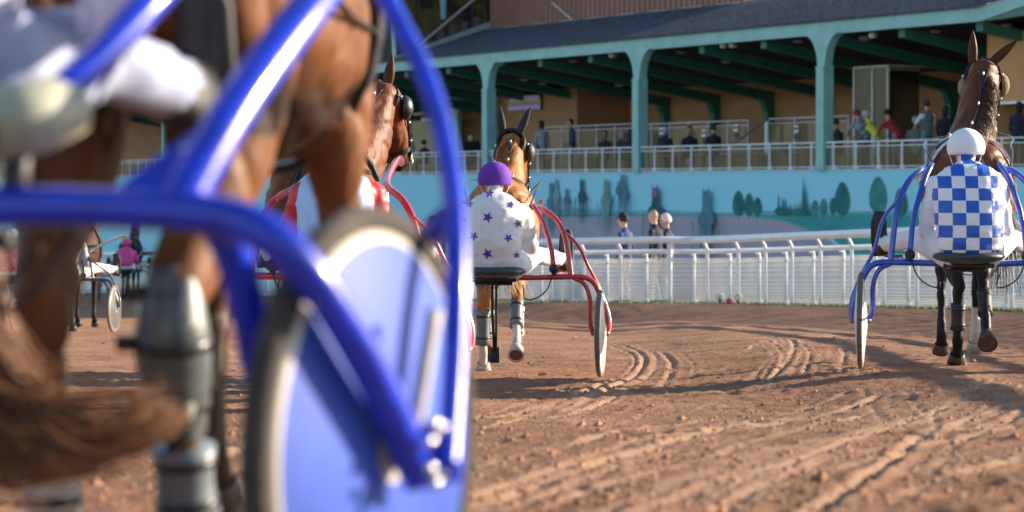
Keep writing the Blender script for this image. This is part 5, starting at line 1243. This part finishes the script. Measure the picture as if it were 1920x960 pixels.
# ------------------------------------------------------------------ spectators
sp = spectator
sp(770, 258, 1.2, 'man from behind in a pale shirt with dark braces, beside the studded bridle', (.42, .47, .52), face=60, pose='stand', H=1.45)
sp(797, 275, 2.0, 'small dark-haired person right of the man with braces', (.06, .03, .03), pose='sit', face=30, H=1.6)
sp(886, 268, 1.6, 'grey-haired person bent before the dark monitor left of the teal column', (.08, .09, .12), pose='sit', face=40, hair=(.35, .35, .35), H=1.72)
sp(1016, 232, 1.4, 'person in a light grey sweater standing behind the ear of the chestnut horse', (.30, .34, .38), face=20, longhair=True, H=1.70)
sp(1072, 234, 1.6, 'man in a navy jacket standing side-on right of the chestnut horse', (.02, .035, .10), face=100, H=1.72)
sp(1135, 265, 2.0, 'seated dark-haired person, first left of the column beside the navy-jacketed man', (.03, .025, .03), pose='sit', face=160, longhair=True)
sp(1162, 264, 2.4, 'seated grey-haired person between two dark-haired ones left of the middle column', (.05, .05, .06), pose='sit', face=-60, hair=(.35, .35, .36))
sp(1181, 264, 1.9, 'seated dark-haired person close against the middle column', (.03, .02, .02), pose='sit', face=-20, longhair=True)
sp(1245, 256, 1.5, 'grey-haired man in a dark suit seated right of the middle column', (.02, .025, .05), pose='sit', face=-30, hair=(.45, .45, .46), H=1.8)
sp(1293, 256, 1.8, 'man in black stretching one arm over a chair back, middle of the balcony', (.012, .014, .03), pose='sit', face=170, H=1.78)
sp(1339, 254, 1.5, 'dark-haired man in a dark suit with white collar, seated right of the one in black', (.015, .018, .04), pose='sit', face=20, H=1.8)
sp(1571, 250, 1.0, 'seated person in a dark flat cap just right of the large teal column', (.07, .08, .05), pose='sit', face=40, cap=(.03, .03, .035), H=1.8)
sp(1622, 210, .55, 'man in a maroon cap and grey jumper leaning on the rail', (.26, .28, .30), pose='lean', face=25, cap=(.22, .015, .04), leg_c=(.10, .11, .10), turn=20)
sp(1643, 220, .45, 'grey-haired man in a yellow and grey safety vest leaning on the rail', (.14, .16, .17), pose='lean', face=35, hair=(.42, .41, .38), vest=(.55, .60, .05), leg_c=(.50, .48, .42), H=1.68)
sp(1682, 215, .5, 'dark-haired person in a red jacket leaning on the rail', (.30, .015, .02), pose='lean', face=30, hair=(.01, .008, .008), leg_c=(.16, .18, .15), H=1.70)
sp(1738, 197, .45, 'man in a grey vest over a white shirt standing at the rail in jeans', (.62, .70, .80), face=25, gx='rail', vest=(.09, .12, .12), leg_c=(.10, .20, .26), H=1.74)
sp(1716, 239, 1.6, 'seated person in a pale hat behind the man in the grey vest', (.20, .22, .20), pose='sit', face=-10, cap=(.40, .38, .30), H=1.8)
sp(1770, 219, 1.3, 'long-haired woman in black beside the dark bay horse', (.015, .015, .02), face=-40, longhair=True, H=1.6)
sp(1908, 216, .8, 'dark-haired person in black at the far right end of the balcony', (.02, .02, .025), face=-40, longhair=True, H=1.6)
def ground_sp(px, D, H, *a, **k):
    x = (px-960)/F*D; sp(0, 0, 0, *a, loc=(x, D, gz(x, D)), H=H, group='spectators behind the rail', **k)
# fence depth near px 1180 is about 44
ground_sp(1172, 46.2, 1.62, 'man in a black cap and navy jacket, head bowed behind the white rail', (.035, .05, .16), pose='stand', face=55, cap=(.012, .012, .014), leg_c=(.25, .25, .26))
ground_sp(1229, 45.6, 1.68, 'bald man in a dark top behind the white rail', (.015, .018, .03), face=60, bald=True, leg_c=(.22, .25, .30))
ground_sp(1252, 46.0, 1.60, 'person in a pale pink cap right of the bald man behind the rail', (.03, .03, .08), face=70, cap=(.75, .55, .55), leg_c=(.4, .38, .36))
for i_, (px, D, c_, l_, sh_) in enumerate([(14, 79, (.03, .03, .04), 'child-sized spectator in sunglasses at the left edge behind the rail', False), (32, 78, (.04, .05, .07), 'dark-haired spectator in sunglasses and a dark jacket behind the left rail', True), (50, 79, (.25, .1, .08), 'spectator in a pale hat nearest the left horse leg', False), (-4, 80, (.2, .2, .22), 'spectator in grey cut by the left frame edge', False)]):
    ground_sp(px, D, (1.5, 1.68, 1.52, 1.6)[i_], l_, c_, face=-170, shades=sh_, cap=(.5, .48, .42) if i_ == 2 else None)

# ------------------------------------------------------------------ cafe furniture
M_tab = mat('salmon_table', (.50, .16, .14), .4); M_iron = mat('dark_chair', (.05, .035, .03), .5)
def table(t, k, lab):
    r = empty('bistro_table', W(t, k, SLAB)); tag(r, lab, 'table', 'cafe tables on the balcony'); mb = MB(); mb.tube([(0, 0, .48), (0, 0, .51)], .32, 20); mb.build('table_top', M_tab, r)
    mb = MB(); mb.tube([(0, 0, .02), (0, 0, .48)], .025, 8); mb.tube([(0, 0, 0), (0, 0, .02)], .2, 14); mb.build('pedestal', M_iron, r)
def chair(t, k, rz, lab):
    r = empty('bistro_chair', W(t, k, SLAB), rz); tag(r, lab, 'chair', 'bistro chairs on the balcony')
    mb = MB(); mb.tube([(0, 0, .42), (0, 0, .45)], .19, 16); mb.build('seat', M_iron, r)
    mb = MB(); mb.tube([(-.17, -.16, .44), (-.18, -.2, .66), (-.10, -.22, .72), (.10, -.22, .72), (.18, -.2, .66), (.17, -.16, .44)], .012, 6, smooth=2)
    for x in (-.09, -.03, .03, .09): mb.tube([(x, -.17, .44), (x, -.21, .70)], .007, 5)
    mb.build('backrest', M_iron, r, True)
    for x, y in ((-.14, -.14), (.14, -.14), (-.14, .14), (.14, .14)): mb = MB(); mb.tube([(x, y, .43), (x*1.15, y*1.15, 0)], .012, 6); mb.build('leg', M_iron, r, True)
for i_, (px, w_) in enumerate([(1030, 'behind the chestnut horse head'), (1110, 'left of the seated dark-haired trio'), (1255, 'in front of the grey-haired man in the suit'), (1320, 'between the man in black and the dark-haired man'), (1368, 'right of the dark-haired man with white collar'), (1430, 'among empty chairs under the stair rail')]):
    t, _ = WP(px, 290, 1.1); table(t, 1.1, 'small salmon-topped cafe table '+w_)
for i_, (px, w_) in enumerate([(1045, 'beside the table next to the chestnut horse head'), (1090, 'under the navy-jacketed man'), (1275, 'behind the man with the stretched arm'), (1352, 'next to the dark-haired man with white collar'), (1392, 'left of the table under the stair rail'), (1412, 'directly under the foot of the stair rail'), (1455, 'right of the table under the stair rail'), (1475, 'third from the large teal column'), (1497, 'second from the large teal column'), (1520, 'nearest the large teal column')]):
    t, _ = WP(px, 290, 1.5); chair(t, 1.3+.25*(i_ % 2), R(100+67*i_), 'empty dark bistro chair '+w_)
# monitor in front of the bent person
t, z = WP(886, 268, 1.1); r = empty('monitor', W(t+.1, 1.1, z-.3), R(30)); tag(r, 'black betting monitor on the balcony left of the teal column', 'monitor')
mb = MB(); mb.box((0, 0, .15), (.75, .06, .42)); mb.build('casing', M_black, r, bevel=.01); mb = MB(); mb.box((0, 0, -.2), (.06, .05, .6)); mb.box((0, 0, -.48), (.3, .25, .03)); mb.build('stand', M_black, r)

# ------------------------------------------------------------------ flower clumps at the foot of the rail
def flowers(px, D, lab, col, h, r_):
    x = (px-960)/F*D; z = gz(x, D); ro = empty('flower_clump', (x, D, z)); tag(ro, lab, 'flowers', 'flower clumps under the rail'); rnd = random.Random(int(px)); mb = MB()
    for i in range(90):
        a, b_ = rnd.random()*6.28, math.acos(rnd.uniform(-.6, 1)); p = Vector((math.cos(a)*math.sin(b_)*r_, math.sin(a)*math.sin(b_)*r_, h+math.cos(b_)*r_)); mb.ell(p, (.016, .016, .012), 6)
    mb.build('blossoms', mat('petals_%s' % str(col), col, .7), ro, True); mb = MB()
    for i in range(40):
        a = rnd.random()*6.28; rr = rnd.uniform(0, r_); p = Vector((math.cos(a)*rr, math.sin(a)*rr, h*rnd.uniform(.6, 1.2))); mb.tube([(0, 0, 0), p*.5+Vector((0, 0, .02)), p], [.004, .010, .001], 4, flat=.3)
    mb.build('leaves', mat('leaf_green', (.05, .10, .03), .7), ro)
flowers(1350, 41.8, 'round white flower clump left of the pink one at the foot of the rail', (.80, .78, .70), .12, .07)
flowers(1384, 41.3, 'round white flower clump right of the pink one at the foot of the rail', (.80, .78, .66), .12, .07)
flowers(1368, 41.6, 'small pink flower clump between the two white ones under the rail', (.55, .12, .20), .05, .05)

# ------------------------------------------------------------------ tree behind the stand
def tree(x, y, z0, H, cr, lab, seed):
    ro = empty('tree', (x, y, z0)); tag(ro, lab, 'tree'); rnd = random.Random(seed); mb = MB(); tips = []
    mb.tube([(0, 0, 0), (.1, 0, H*.3), (0, .1, H*.6), (.1, 0, H*.85)], [.28, .22, .15, .05], 8, smooth=1)
    for i in range(16):
        a = rnd.random()*6.28; h0 = H*rnd.uniform(.35, .8); L_ = cr*rnd.uniform(.5, 1); e = Vector((math.cos(a)*L_, math.sin(a)*L_, h0+rnd.uniform(.5, 2.))); mb.tube([(0, 0, h0), e*.5+Vector((0, 0, h0*.5+.3)), e], [.09, .06, .02], 6); tips.append(e)
    mb.build('trunk', mat('bark', (.12, .09, .06), .9), ro, True); mb = MB()
    for i in range(9000):
        c_ = tips[rnd.randrange(len(tips))]; p = c_+Vector((rnd.gauss(0, .55), rnd.gauss(0, .55), rnd.gauss(0, .45))); s_ = rnd.uniform(.05, .10); a = Vector((rnd.gauss(0, 1), rnd.gauss(0, 1), rnd.gauss(0, 1))).normalized(); b_ = a.orthogonal().normalized()
        mb.add([p-a*s_, p-b_*s_*.5, p+a*s_, p+b_*s_*.5], [(0, 1, 2, 3)])
    mb.build('crown', mat('yellow_green_leaf', (.14, .13, .03), .7, var=.5, scale=1.2), ro)
tree(12.0, 98, -2.4, 12.0, 3.2, 'leafy yellow-green tree rising behind the right end of the stand roof', 4)
